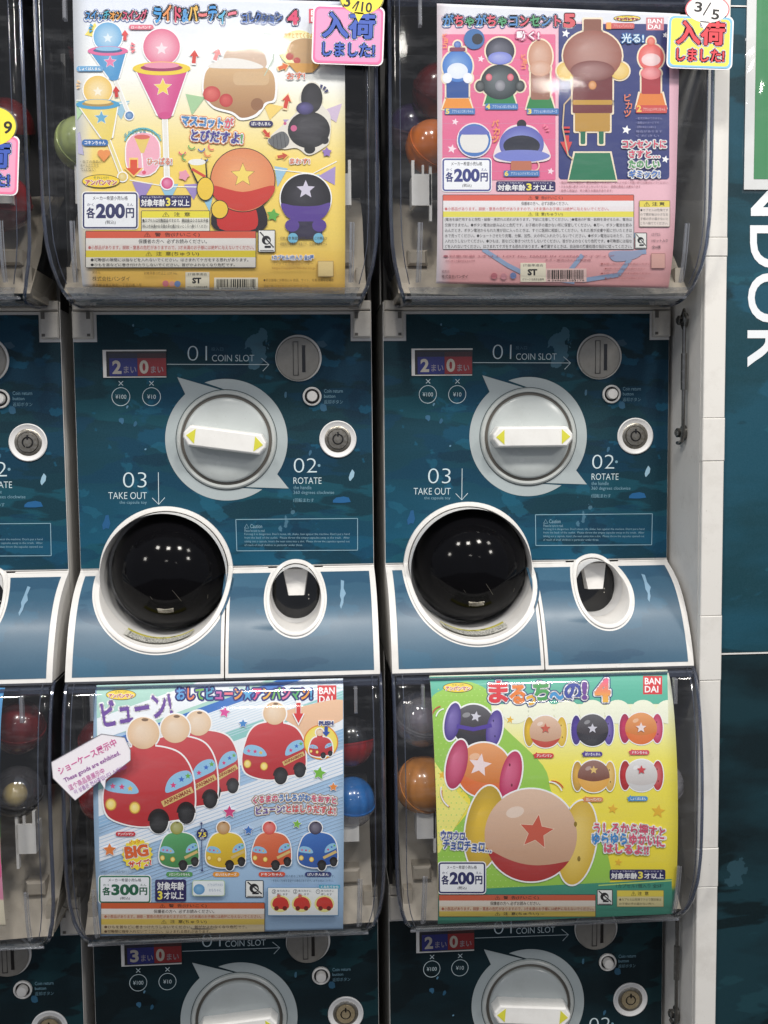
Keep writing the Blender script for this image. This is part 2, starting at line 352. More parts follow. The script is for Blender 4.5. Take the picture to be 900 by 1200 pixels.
class Print:
    """2-D drawing in picture-plane units (y down) gathered into one mesh lying on a real surface"""
    base = 0.30
    def __init__(s, view=(0, 0, 1.0), strip=5.0, flip=False):
        s.V = []; s.C = []; s.L = []; s.F = []; s.boxes = []; s.clip = None; s.stack = None; s.view = view; s.strip = strip; s.flip = flip; s.n = 0
    def X(s, p): return (s.view[0]+p[0]*s.view[2], s.view[1]+p[1]*s.view[2])
    def _layer(s, b, lay):
        if lay is None:
            lay = 1
            for (x0, y0, x1, y1, l) in s.boxes:
                if l >= lay and x0 < b[2] and x1 > b[0] and y0 < b[3] and y1 > b[1]: lay = l+1
        s.boxes.append((*b, lay)); return lay
    def _emit(s, polys, lay=None):
        """polys: list of (pts, cols) convex polygons already in target units"""
        if not polys: return
        a = np.array([p for pp, _ in polys for p in pp])
        b = (a[:, 0].min(), a[:, 1].min(), a[:, 0].max(), a[:, 1].max())
        lay = s._layer(b, lay)
        if s.clip is not None and (b[0] < s.clip[0][0] or b[1] < min(s.clip[0][1], s.clip[1][1]) or b[2] > s.clip[1][0] or b[3] > min(s.clip[2][1], s.clip[3][1])):
            q = []
            for pp, cc in polys:
                pp, cc = clip_convex(pp, cc, s.clip)
                if len(pp) > 2: q.append((pp, cc))
            polys = q
        for pp, cc in polys:
            if not s.strip: s._add(pp, cc, lay); continue
            for qa, qc in s._slice(pp, cc, s.strip):
                xs = [p[0] for p in qa]
                if max(xs)-min(xs) <= 24: s._add(qa, qc, lay)
                else:
                    for ra, rc in s._slice([(p[1], p[0]) for p in qa], qc, 24.0): s._add([(p[1], p[0]) for p in ra], rc, lay)
    def _slice(s, pc, c2, step):
        ys = [p[1] for p in pc]; y0, y1 = min(ys), max(ys); out = []
        if y1-y0 <= step: return [(pc, c2)]
        k = math.floor(y0/step)+1; pc = list(pc); c2 = list(c2)
        while k*step < y1 and len(pc) > 2:
            lo, lc = clip_half(pc, c2, k*step, False)
            if len(lo) > 2: out.append((lo, lc))
            pc, c2 = clip_half(pc, c2, k*step, True); k += 1
        if len(pc) > 2: out.append((pc, c2))
        return out
    def _add(s, pp, cc, lay):
        k = len(s.V); s.V += [tuple(p) for p in pp]; s.C += [tuple(c) for c in cc]; s.L += [lay]*len(pp)
        s.F.append(tuple(range(k, k+len(pp))))
    def poly(s, pts, col, holes=(), lay=None, grad=None, raw=False):
        """grad: function(point in local units) -> colour"""
        loops = [list(pts)]+[list(h) for h in holes]
        flat = [p for lp in loops for p in lp]
        tris = tessellate_polygon([[Vector((p[0], p[1], 0)) for p in lp] for lp in loops])
        c0 = lin(col) if col is not None else None
        out = []
        for t in tris:
            pp = [s.X(flat[i]) for i in t]; cc = [lin(grad(flat[i])) if grad else c0 for i in t]
            out.append((pp, cc))
        s._emit(out, lay)
    def disc(s, cx, cy, rx, ry=None, col=(255, 255, 255), col2=None, hl=(-0.3, -0.35), n=None, lay=None, a0=0, a1=360, rot=0):
        ry = ry or rx; n = n or max(14, int(10+max(rx, ry)*s.view[2]))
        cr, sr = math.cos(math.radians(rot)), math.sin(math.radians(rot))
        P = lambda r, q: s.X((cx+rx*r*math.cos(q)*cr-ry*r*math.sin(q)*sr, cy+rx*r*math.cos(q)*sr+ry*r*math.sin(q)*cr))
        angs = [math.radians(a0+(a1-a0)*i/n) for i in range(n+1)]
        c1 = lin(col)
        if col2 is None or a1-a0 < 360:
            ctr = s.X((cx, cy)); s._emit([([ctr, P(1, angs[i]), P(1, angs[i+1])], [c1]*3) for i in range(n)], lay); return
        c2 = lin(col2); mid = tuple((c1[k]*0.45+c2[k]*0.55) for k in range(3)); ctr = s.X((cx+hl[0]*rx, cy+hl[1]*ry))
        out = []
        def Q(q): a = P(0.62, q); return (a[0]*0.85+ctr[0]*0.15+0, a[1]*0.85+ctr[1]*0.15)
        for i in range(n):
            A, B = P(1, angs[i]), P(1, angs[i+1]); a, b = Q(angs[i]), Q(angs[i+1])
            out.append(([ctr, a, b], [c2, mid, mid])); out.append(([a, A, B, b], [mid, c1, c1, mid]))
        s._emit(out, lay)
    def rrect(s, x0, y0, x1, y1, r, col, border=None, bw=2.0, grad=None, rot=0, lay=None):
        def pts(x0, y0, x1, y1, r):
            o = []
            for (cx, cy, a) in ((x1-r, y0+r, -90), (x1-r, y1-r, 0), (x0+r, y1-r, 90), (x0+r, y0+r, 180)):
                for k in range(5): q = math.radians(a+90*k/4); o.append((cx+r*math.cos(q), cy+r*math.sin(q)))
            if rot:
                mx, my = (x0+x1)/2, (y0+y1)/2; c, d = math.cos(math.radians(rot)), math.sin(math.radians(rot))
                o = [(mx+(p[0]-mx)*c-(p[1]-my)*d, my+(p[0]-mx)*d+(p[1]-my)*c) for p in o]
            return o
        r = max(r, 0.01)
        if border is not None:
            s.poly(pts(x0, y0, x1, y1, r), border, lay=lay)
            s.poly(pts(x0+bw, y0+bw, x1-bw, y1-bw, max(0.01, r-bw)), col, grad=grad, lay=None if lay is None else lay+1)
        else: s.poly(pts(x0, y0, x1, y1, r), col, grad=grad, lay=lay)
    def star(s, cx, cy, r, col, rot=0, k=0.45, border=None, bw=1.5, n=5):
        def P(r): return [(cx+(r if i % 2 == 0 else r*k)*math.sin(math.radians(rot+i*180/n)), cy-(r if i % 2 == 0 else r*k)*math.cos(math.radians(rot+i*180/n))) for i in range(2*n)]
        if border: s.poly(P(r+bw*1.6), border)
        s.poly(P(r), col)
    def line(s, pts, wd, col, lay=None):
        out = []; c = lin(col)
        P = [Vector(s.X(p)) for p in pts]; h = wd*s.view[2]/2; rails = []
        for i, p in enumerate(P):
            d = (P[min(i+1, len(P)-1)]-P[max(i-1, 0)])
            if d.length == 0: d = Vector((1, 0))
            d.normalize(); nn = Vector((-d.y, d.x))*h; rails.append((tuple(p+nn), tuple(p-nn)))
        for i in range(len(P)-1): out.append(([rails[i][0], rails[i+1][0], rails[i+1][1], rails[i][1]], [c]*4))
        s._emit(out, lay)
    def arc(s, cx, cy, r, a0, a1, wd, col, n=14, ry=None, lay=None):
        ry = ry or r
        s.line([(cx+r*math.cos(math.radians(a0+(a1-a0)*i/n)), cy+ry*math.sin(math.radians(a0+(a1-a0)*i/n))) for i in range(n+1)], wd, col, lay)
    def text(s, st, x0, y0, x1, y1, col, bold=0.0, outline=None, rot=0, shear=0.0, res=2, colors=None, lay=None, wave=None, fit=True):
        """the string's ink fitted into the box; outline = [(colour, width), ...] widest first"""
        v, f = glyphs(st, bold, res)
        if len(v) == 0: return
        mn, mx = v.min(0), v.max(0); sx = (x1-x0)/(mx[0]-mn[0]); sy = (y1-y0)/max(1e-6, (mx[1]-mn[1]))
        if not fit: sx = sy = min(sx, sy)
        cx, cy = (x0+x1)/2, (y0+y1)/2; m = (mn+mx)/2
        px = (v[:, 0]-m[0])*sx; py = -(v[:, 1]-m[1])*sy
        if wave: py = py+wave(px/(x1-x0)+0.5)
        px = px-py*shear
        c, d = math.cos(math.radians(rot)), math.sin(math.radians(rot))
        qx = cx+px*c-py*d; qy = cy+px*d+py*c
        T = [s.X((a, b)) for a, b in zip(qx, qy)]
        W = lambda wd: wd*s.view[2]
        if outline:
            for oc, wd in outline:
                cc = lin(oc); allp = []
                nd = 10 if wd > 2 else 8
                for k in range(nd):
                    ox, oy = W(wd)*math.cos(2*math.pi*k/nd), W(wd)*math.sin(2*math.pi*k/nd)
                    allp += [([(T[i][0]+ox, T[i][1]+oy) for i in q], [cc]*len(q)) for q in f]
                s._emit(allp, lay)
        if colors:
            advs = [advance(ch) for ch in st]; tot = sum(advs); edges = np.cumsum([0]+advs)/tot*(mx[0]-mn[0]+0.04)+mn[0]-0.02
            out = []
            for q in f:
                xm = float(np.mean([v[i][0] for i in q])); k = int(np.clip(np.searchsorted(edges, xm)-1, 0, len(st)-1))
                out.append(([T[i] for i in q], [lin(colors[k % len(colors)])]*len(q)))
            s._emit(out, lay)
        else:
            if callable(col): s._emit([([T[i] for i in q], [lin(col(T[i])) for i in q]) for q in f], lay)
            else: s._emit([([T[i] for i in q], [lin(col)]*len(q)) for q in f], lay)
    def build(s, name, surf, parent, m=None, label=None):
        """surf(xy array, height array) -> points in parent space (mm)"""
        if not s.V: return None
        L = np.array(s.L, float)
        if s.stack is not None:                 # lie above whatever was printed before in the same place
            ranks = sorted(set(s.L)); rk = {q: i+1 for i, q in enumerate(ranks)}; A = np.array(s.V)
            bb = (A[:, 0].min(), A[:, 1].min(), A[:, 0].max(), A[:, 1].max())
            off = max([0]+[l for (x0, y0, x1, y1, l) in s.stack if x0 < bb[2] and x1 > bb[0] and y0 < bb[3] and y1 > bb[1]])
            L = np.array([rk[q]+off for q in s.L], float)
            s.stack.extend((*q[:4], rk.get(q[4], 1)+off) for q in s.boxes)
            s.top = max(getattr(s, 'top', 0), L.max())
        V = np.array(s.V); H = s.base+0.03*L
        P = surf(V, H)
        C = np.concatenate([np.array(s.C), np.ones((len(s.C), 1))], 1)
        o = link_mesh(name, P, s.F, m or MINK, parent, colors=C)
        if label: o['label'] = label
        c_ = s.clip, s.stack; s.__init__(s.view, s.strip); s.clip, s.stack = c_; return o

def rays(V):
    return F1*FPX + np.outer(V[:, 0]-450, R1) - np.outer(V[:, 1]-600, U1)
def on_plane(y=0.0, origin=(0, 0, 0)):
    """target pixel -> point on the plane y, relative to origin"""
    def f(V, H):
        d = rays(V); t = (y-H-CAM[1])/d[:, 1]; P = CAM+d*t[:, None]; return P-np.array(origin)
    return f
def in_mm(y=0.0):
    """drawing units are already (x, -z) millimetres on a plane"""
    return lambda V, H: np.stack([V[:, 0], y-H, -V[:, 1]], 1)
def px(u, v, y=0.0):
    d = rays(np.array([[u, v]], float))[0]; t = (y-CAM[1])/d[1]; return CAM+d*t

# ------------------------------------------------------------------ the setting
PITCH, VP = 300.0, 592.12
b = MB(); b.box(-700, 1500, 330, 350, -1500, 900); o = b.obj('wall', mat('back_wall_paint', (0.05, 0.05, 0.05), 0.7)); tag(o, kind='structure')
b = MB(); b.box(-3000, 3500, -7000, 350, -1560, -1550); o = b.obj('floor', mat('shop_floor', (0.10, 0.09, 0.08), 0.5, scale=3)); tag(o, kind='structure')

# header strip that runs above the upper tanks
b = MB(); b.box(-330, 592, -88, 60, 264, 420, ch=3); b.box(-330, 592, -92, -88.5, 268, 276)
o = b.obj('header_board', MHEAD); tag(o, 'dark glossy board running above the upper row of clear tanks', 'board')

# right hand cabinet side: grey return wall, white post and blue printed wall
b = MB(); b.box(594.2, 612, -73.5, 320, -1300, 700, ch=0); o = b.obj('cabinet_side', MSIDE); tag(o, kind='structure')
WY = -74.0
post = empty('cabinet_post', (604.8, WY, -300), 'slim white jointed post between the last machine and the blue printed wall', 'post')
zs = [700] + [px(845, v, WY)[2] for v in (280, 302, 490, 540, 720, 795, 990, 1035)] + [-1300]
for i in range(len(zs)-1):
    a = MB(); xo = 0.35 if i % 2 else 0.0
    a.box(-10.2-xo, 10.4+xo, -7.0-xo, 0, zs[i+1]+300+0.12, zs[i]+300-0.12, ch=0.7)
    a.obj('post_segment', MPOST, post)
b = MB(); b.box(-9.9, 10.1, -6.0, -0.5, -990, 990); b.obj('post_core', MSIDE, post)

zj = px(870, 765, WY)[2]; zt = px(870, 9, WY)[2]
def wall_panel(z0, z1, m, label):
    t = empty('printed_wall_panel', (800, WY, (z0+z1)/2), label, 'wall panel')
    h = (z1-z0)/2
    a = MB(); a.box(-183.8, 300, -2.5, 20, -h+0.6, h-0.6, ch=0.8); a.obj('board', m, t)
    a = MB(); a.box(-183.8, 300, -3.4, 10, -h-0.6, -h+0.6); a.obj('joint_strip', MW, t)
    return t
wall_panel(zt, 520, WART, 'strip of dark blue printed wall above the thin white joint at the top right')
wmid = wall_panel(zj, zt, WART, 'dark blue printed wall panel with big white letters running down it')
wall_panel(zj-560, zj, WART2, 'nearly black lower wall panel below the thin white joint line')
# big white letters reading downwards
p = Print(strip=0); f0 = on_plane(WY-2.6, (800, WY, (zj+zt)/2))
for ch, y0, y1, xa in (('V', 20, 72, 873.6), ('E', 88, 132, 873.8), ('N', 196, 253, 880), ('D', 264, 314, 879), ('O', 320, 378, 876.5), ('R', 387, 430, 876)):
    v, f = glyphs(ch, 0.012, 5); mn, mx = v.min(0), v.max(0)
    hh = 50.0
    T = [((xa+(q[1]-mn[1])/(mx[1]-mn[1])*hh), y0+(q[0]-mn[0])/(mx[0]-mn[0])*(y1-y0)) for q in v]
    p._emit([([T[i] for i in q], [lin((232, 236, 240))]*len(q)) for q in f], 1)
p.build('wall_lettering', f0, wmid)
# green notice in a clear sleeve
c0 = px(872, 222, WY-4); c1 = px(900, -30, WY-4)
gs = empty('green_notice', (c0[0], WY-3.2, c0[2]), 'green striped notice with white border in a glossy clear sleeve at top right', 'notice')
b = MB(); b.box(0, 190, -0.6, 0, 0, 300); b.obj('paper', mat('white_paper', (0.78, 0.79, 0.80), 0.6), gs)
m, n, l, bb = new_mat('green_stripes'); tc = n.new('ShaderNodeTexCoord'); mp = n.new('ShaderNodeMapping'); mp.inputs['Scale'].default_value = (260, 1, 3)
nz = n.new('ShaderNodeTexNoise'); nz.inputs['Scale'].default_value = 1; nz.inputs['Detail'].default_value = 3; l.new(tc.outputs['Object'], mp.inputs[0]); l.new(mp.outputs[0], nz.inputs['Vector'])
cr = n.new('ShaderNodeMix'); cr.data_type = 'RGBA'; cr.inputs[6].default_value = (0.03, 0.20, 0.07, 1); cr.inputs[7].default_value = (0.075, 0.30, 0.13, 1); l.new(nz.outputs['Fac'], cr.inputs[0]); l.new(cr.outputs[2], bb.inputs['Base Color']); bb.inputs['Roughness'].default_value = 0.6
b = MB(); b.box(9, 181, -0.9, -0.65, 9.5, 291); b.obj('green_field', m, gs)
rng = random.Random(5)
N = 26; vs = []; fs = []
for j in range(N+8):
    for i in range(N):
        x = -3+197*i/(N-1); z = -4+308*j/(N+7)
        y = -3.2+0.8*math.sin(x*0.11+z*0.05)+0.9*math.sin(x*0.31-z*0.13+1)+rng.uniform(-0.45, 0.45)
        vs.append((x, y, z))
for j in range(N+7):
    for i in range(N-1): k = j*N+i; fs.append((k, k+1, k+N+1, k+N))
link_mesh('clear_sleeve', vs, fs, MSLEEVE, gs, smooth=True)

# latch rods on the grey return wall
def latch(zt_, zb_, label):
    t = empty('latch_rod', (594.2, -38, zt_), label, 'latch', 'latch rods on the grey return wall')
    h = zt_-zb_
    b = MB(); b.tube([(-5, -6, 6), (-5, -6, -h*0.3)], 1.9, 8); b.tube([(-5, -6, -h*0.3), (-5, -6, -h*0.62)], 3.0, 8)
    b.tube([(-5, -6, -h*0.62), (-5, -6, -h-2), (-5, -3, -h-8), (-5, 3, -h-10), (-5, 9, -h-10)], 1.9, 8); b.obj('rod', MSTEEL, t, True)
    for zz in (0, -h):
        b = MB(); q = [(7.5, 0), (7.5, -2.5), (4.6, -3.0), (4.6, -8), (2.6, -9.5)]; vs = []; n_ = 16
        for r, x in q:
            for i in range(n_): a = 2*math.pi*i/n_; vs.append((x, 3+r*math.cos(a), zz+r*math.sin(a)))
        fs = [(k*n_+i, k*n_+(i+1) % n_, (k+1)*n_+(i+1) % n_, (k+1)*n_+i) for k in range(len(q)-1) for i in range(n_)]+[tuple((len(q)-1)*n_+i for i in range(n_))]
        b.add(vs, fs); b.obj('bolt', MSTEEL, t, True)
    b = MB(); b.tube([(-4, -2, 10), (-7, -15, 0), (-4, -2, -10), (-4, 8, 0), (-4, -2, 10)], 1.4, 6); b.obj('clasp', MSTEEL, t, True)
latch(px(803, 375, -38)[2], px(800, 507, -38)[2], 'upper steel latch rod beside the right machine, between two bolts on the grey side wall')
latch(px(803, 375, -38)[2]-VP, px(800, 507, -38)[2]-VP, 'lower steel latch rod at the bottom right, below the lower clear tank')

# ------------------------------------------------------------------ capsule machine
def catmull(P, k=5):
    P = [np.array(p, float) for p in P]; P = [2*P[0]-P[1]]+P+[2*P[-1]-P[-2]]; out = []
    for i in range(1, len(P)-2):
        for j in range(k):
            t = j/k; a, b_, c, d = P[i-1:i+3]
            out.append(0.5*((2*b_)+(-a+c)*t+(2*a-5*b_+4*c-d)*t*t+(-a+3*b_-3*c+d)*t**3))
    out.append(P[-2]); return np.array(out)
LOW = [(110.8, 105), (109.6, 78), (107, 54), (103.2, 34), (98, 19), (90, 8), (75, 1.5), (38, 2), (0, 8)]
PROF = {0: catmull([(112.5, 264), (112.5, 232), (112.5, 200), (112, 165), (111.5, 135)]+LOW),
        1: catmull([(80, 249), (90, 240), (99, 218), (105, 190), (109, 160), (110.5, 135)]+LOW)}   # (depth, z)
def inset(z):
    return float(np.interp(z, [-5, 2, 12, 30, 48, 75], [17, 14, 9, 4, 1.2, 0]))
def depth_fn(row):
    Q = PROF[row]; k = int(np.argmin(Q[:, 1])); Q = Q[:k+1][::-1]
    return lambda z: np.interp(z, Q[:, 1], Q[:, 0])
FZ = catmull([(0, -250), (4, -252.5), (20, -260), (38, -272), (54, -290), (65, -309), (73, -327), (77.5, -342)])[::-1]
def fas(z): return np.interp(z, FZ[:, 1], FZ[:, 0])

PORT = (85.0, -253.0); PR = 64.0
tz1 = px(349, 656.5)[2]; tray_b = px(349, 744, -66)[2]
TRAY = (212.0, (tz1+tray_b)/2); TR = (tz1-tray_b)/2
KN = (146.6, -123.2)
TSX = 0.87
FC = lambda a: TSX if abs(a-TRAY[0]) < 1 else 1.0

def outline_top(x0, x1, ztop, zb, arcs, grow):
    """upper panel outline: straight sides, bottom edge at zb broken by port arcs"""
    pts = [(x0, zb), (x0, ztop), (x1, ztop), (x1, zb)]
    for cx, cz, r in sorted(arcs, key=lambda q: -q[0]):
        r = r+grow; h = zb-cz; a0 = math.asin(max(-1, min(1, h/r)))
        for i in range(41): a = a0+(math.pi-2*a0)*i/40; pts.append((cx+r*FC(cx)*math.cos(a), cz+r*math.sin(a)))
    return pts
def outline_low(x0, x1, zt, zb, arc, grow):
    pts = [(x0, zb), (x0, zt)]
    cx, cz, r = arc; r = r+grow; h = zt-cz; a0 = math.asin(max(-1, min(1, h/r)))
    for i in range(61): a = math.pi-a0+(math.pi+2*a0)*i/60; pts.append((cx+r*FC(cx)*math.cos(a), cz+r*math.sin(a)))
    return pts+[(x1, zt), (x1, zb)]
def sheet(name, pts, yf, m, parent, holes=(), strip=3.0, th=0.0):
    p = Print(strip=strip); p.poly([(x, -z) for x, z in pts], (255, 255, 255), holes=[[(x, -z) for x, z in h] for h in holes])
    V = np.array(p.V); P = np.stack([V[:, 0], -yf(-V[:, 1]), -V[:, 1]], 1)
    o = link_mesh(name, P, p.F, m, parent)
    import bmesh
    bm = bmesh.new(); bm.from_mesh(o.data); bmesh.ops.remove_doubles(bm, verts=bm.verts, dist=2e-6); bm.to_mesh(o.data); bm.free()
    o.data.polygons.foreach_set('use_smooth', [True]*len(o.data.polygons)); return o

def ring_on_front(mb, cx, cz, ri, ro, n=72, proud=2.2, back=12.0):
    """a raised rim that follows panel and chute surface, with the inside wall of the opening"""
    rows = []
    for (r, kind) in ((ro, 0.6), (ro-0.6, -proud*0.8), ((ri+ro)/2, -proud), (ri+0.5, -proud*0.8), (ri, -0.2), (ri-0.6, 'b')):
        row = []
        for i in range(n):
            a = 2*math.pi*i/n; x, z = cx+(r*FC(cx)+(1-FC(cx))*(r-ri)*0)*math.cos(a), cz+r*math.sin(a); s = -float(fas(min(z, -250))) if z < -250 else 0.0
            row.append((x, back if kind == 'b' else s+kind, z))
        rows.append(row)
    vs = [q for r in rows for q in r]
    fs = [(k*n+i, k*n+(i+1) % n, (k+1)*n+(i+1) % n, (k+1)*n+i) for k in range(len(rows)-1) for i in range(n)]
    mb.add(vs, fs)

def panel_print(root, first, digit):
    """all lettering and line art on the blue panel; first = drawn from the photograph of the middle machine"""
    A = (80, 350, 0.42222); surf = on_plane(0.0, (0, 0, 0))
    WT = (205, 222, 228); FT = (120, 160, 178)
    p = Print(A, strip=0); p.text('01', 331, 131, 385, 172, WT, -0.022, res=5); p.text('COIN SLOT', 399, 156, 516, 174, WT, -0.008, res=4)
    p.text('投入口', 397, 135, 430, 145, (70, 110, 130), -0.005)
    p.line([(274, 182), (556, 183)], 1.5, WT); p.line([(536, 165), (557, 183), (540, 201)], 1.5, WT); p.build('coin_slot_lettering', surf, root)
    p = Print(A, strip=0); p.text('02', 626, 443, 690, 483, WT, -0.018, res=5); p.disc(696, 463, 4, col=FT); p.text('ROTATE', 625, 496, 703, 514, WT, -0.006, res=4)
    p.text('the handle', 625, 519, 675, 529, FT, 0.0); p.text('360 degrees clockwise', 625, 533, 738, 545, FT, 0.0); p.text('1回転まわす', 625, 554, 682, 565, FT, 0.0); p.build('rotate_lettering', surf, root)
    p = Print(A, strip=0); p.text('03', 152, 482, 217, 524, WT, -0.018, res=5); p.text('TAKE OUT', 111, 537, 218, 556, WT, -0.008, res=4); p.text('the capsule toy', 142, 561, 218, 572, FT, 0.0)
    p.line([(250, 482), (251, 571)], 1.6, WT); p.line([(233, 553), (251, 571), (268, 552)], 1.6, WT); p.build('take_out_lettering', surf, root)
    p = Print(A, strip=0); p.text('Coin return', 710, 251, 762, 261, FT, 0.0); p.text('button', 710, 266, 741, 275, FT, 0.0); p.text('返却ボタン', 710, 281, 762, 292, FT, -0.01)
    p.build('return_lettering', surf, root)
    p = Print(A, strip=0)
    for cx, t in ((146, '¥100'), (231, '¥10')):
        p.arc(cx, 272, 25, 0, 360, 1.6, WT, 36); p.text(t, cx-(15 if len(t) > 3 else 12), 266, cx+(15 if len(t) > 3 else 12), 278, WT, -0.004, res=3)
        p.line([(cx-6, 229), (cx+6, 241)], 1.8, WT); p.line([(cx+6, 229), (cx-6, 241)], 1.8, WT)
    p.build('coin_value_print', surf, root)
    p = Print(A, strip=0); c = (140, 175, 192)
    for q in (((465, 613), (803, 610)), ((803, 610), (803, 698)), ((803, 698), (468, 700)), ((468, 700), (465, 613))): p.line(q, 1.8, c)
    p.line([(489, 637), (495, 626), (501, 637), (489, 637)], 1.2, c)
    p.text('Caution', 505, 626, 538, 637, c, 0.0)
    for i, (t, x1) in enumerate((('Please be sure to read.', 546), ("Forcing it is dangerous. Don't move, tilt, shake, lean against the machine. Don't put a hand", 781),
                                 ('from the back of the outlet.  Please throw the empty capsules away in the trash.  After', 781),
                                 ('taking out a capsule, insert the next coins into a slot.  Please throw the capsules opened out', 781), ('of reach of small children in particular under three.', 650))):
        p.text(t, 489, 640+i*10.2, x1, 647.5+i*10.2, c, -0.006)
    p.build('caution_print', surf, root)
    p = Print(A, strip=0); LB = (96, 140, 168)
    for x, y, w_, h_, r, c in ((786, 492, 6, 17, 18, (150, 186, 206)), (603, 266, 4, 10, 0, (60, 104, 128)), (708, 302, 11, 10, 0, (40, 88, 116)), (704, 126, 14, 9, 10, (34, 76, 98)), (148, 338, 7, 9, 0, (50, 100, 132)), (186, 348, 5, 8, 30, (40, 90, 120)),
                               (214, 418, 3, 3, 0, LB), (180, 74, 3, 4, 0, LB), (164, 300, 3, 5, 20, LB), (671, 428, 4, 9, 10, (50, 96, 124)), (106, 622, 10, 20, 10, (24, 84, 130)), (760, 560, 26, 9, -6, (24, 92, 144))):
        q = math.radians(r); rn = random.Random(int(x)); L_ = []
        for k in range(9):
            a = 2*math.pi*k/9; f_ = 0.75+0.5*rn.random(); u, v = w_*f_*math.cos(a), h_*f_*math.sin(a); L_.append((x+u*math.cos(q)-v*math.sin(q), y+u*math.sin(q)+v*math.cos(q)))
        o_ = []
        for k in range(9):
            for t in (0, .33, .66): o_.append((L_[k][0]*(1-t)+L_[(k+1) % 9][0]*t, L_[k][1]*(1-t)+L_[(k+1) % 9][1]*t))
        p.poly(o_, c); p.build('paint_splash', surf, root)
    # swoosh arrows round the dial
    p = Print(strip=0); G = (170, 180, 182); k = 59.6/402.0
    def swoosh(h, t):
        P = lambda r, a: (KN[0]+r*k*math.cos(math.radians(a)), -(KN[1]+r*k*math.sin(math.radians(a))))
        pts = [P(520, h)]; n = 60
        for i in range(n+1): pts.append(P(402, h+4+(t-h-4)*i/n))
        for i in range(n+1): pts.append(P(334, t-18+(h-31-(t-18))*i/n))
        p.poly(pts, G)
    swoosh(127, 304.6); swoosh(-39, 109.7)
    p.disc(KN[0], -KN[1], 49.4, col=(70, 74, 74), lay=3, n=80); p.disc(KN[0], -KN[1], 48.8, col=(166, 180, 181), lay=4, n=80)
    p.build('dial_arrow_print', in_mm(0.0), root)

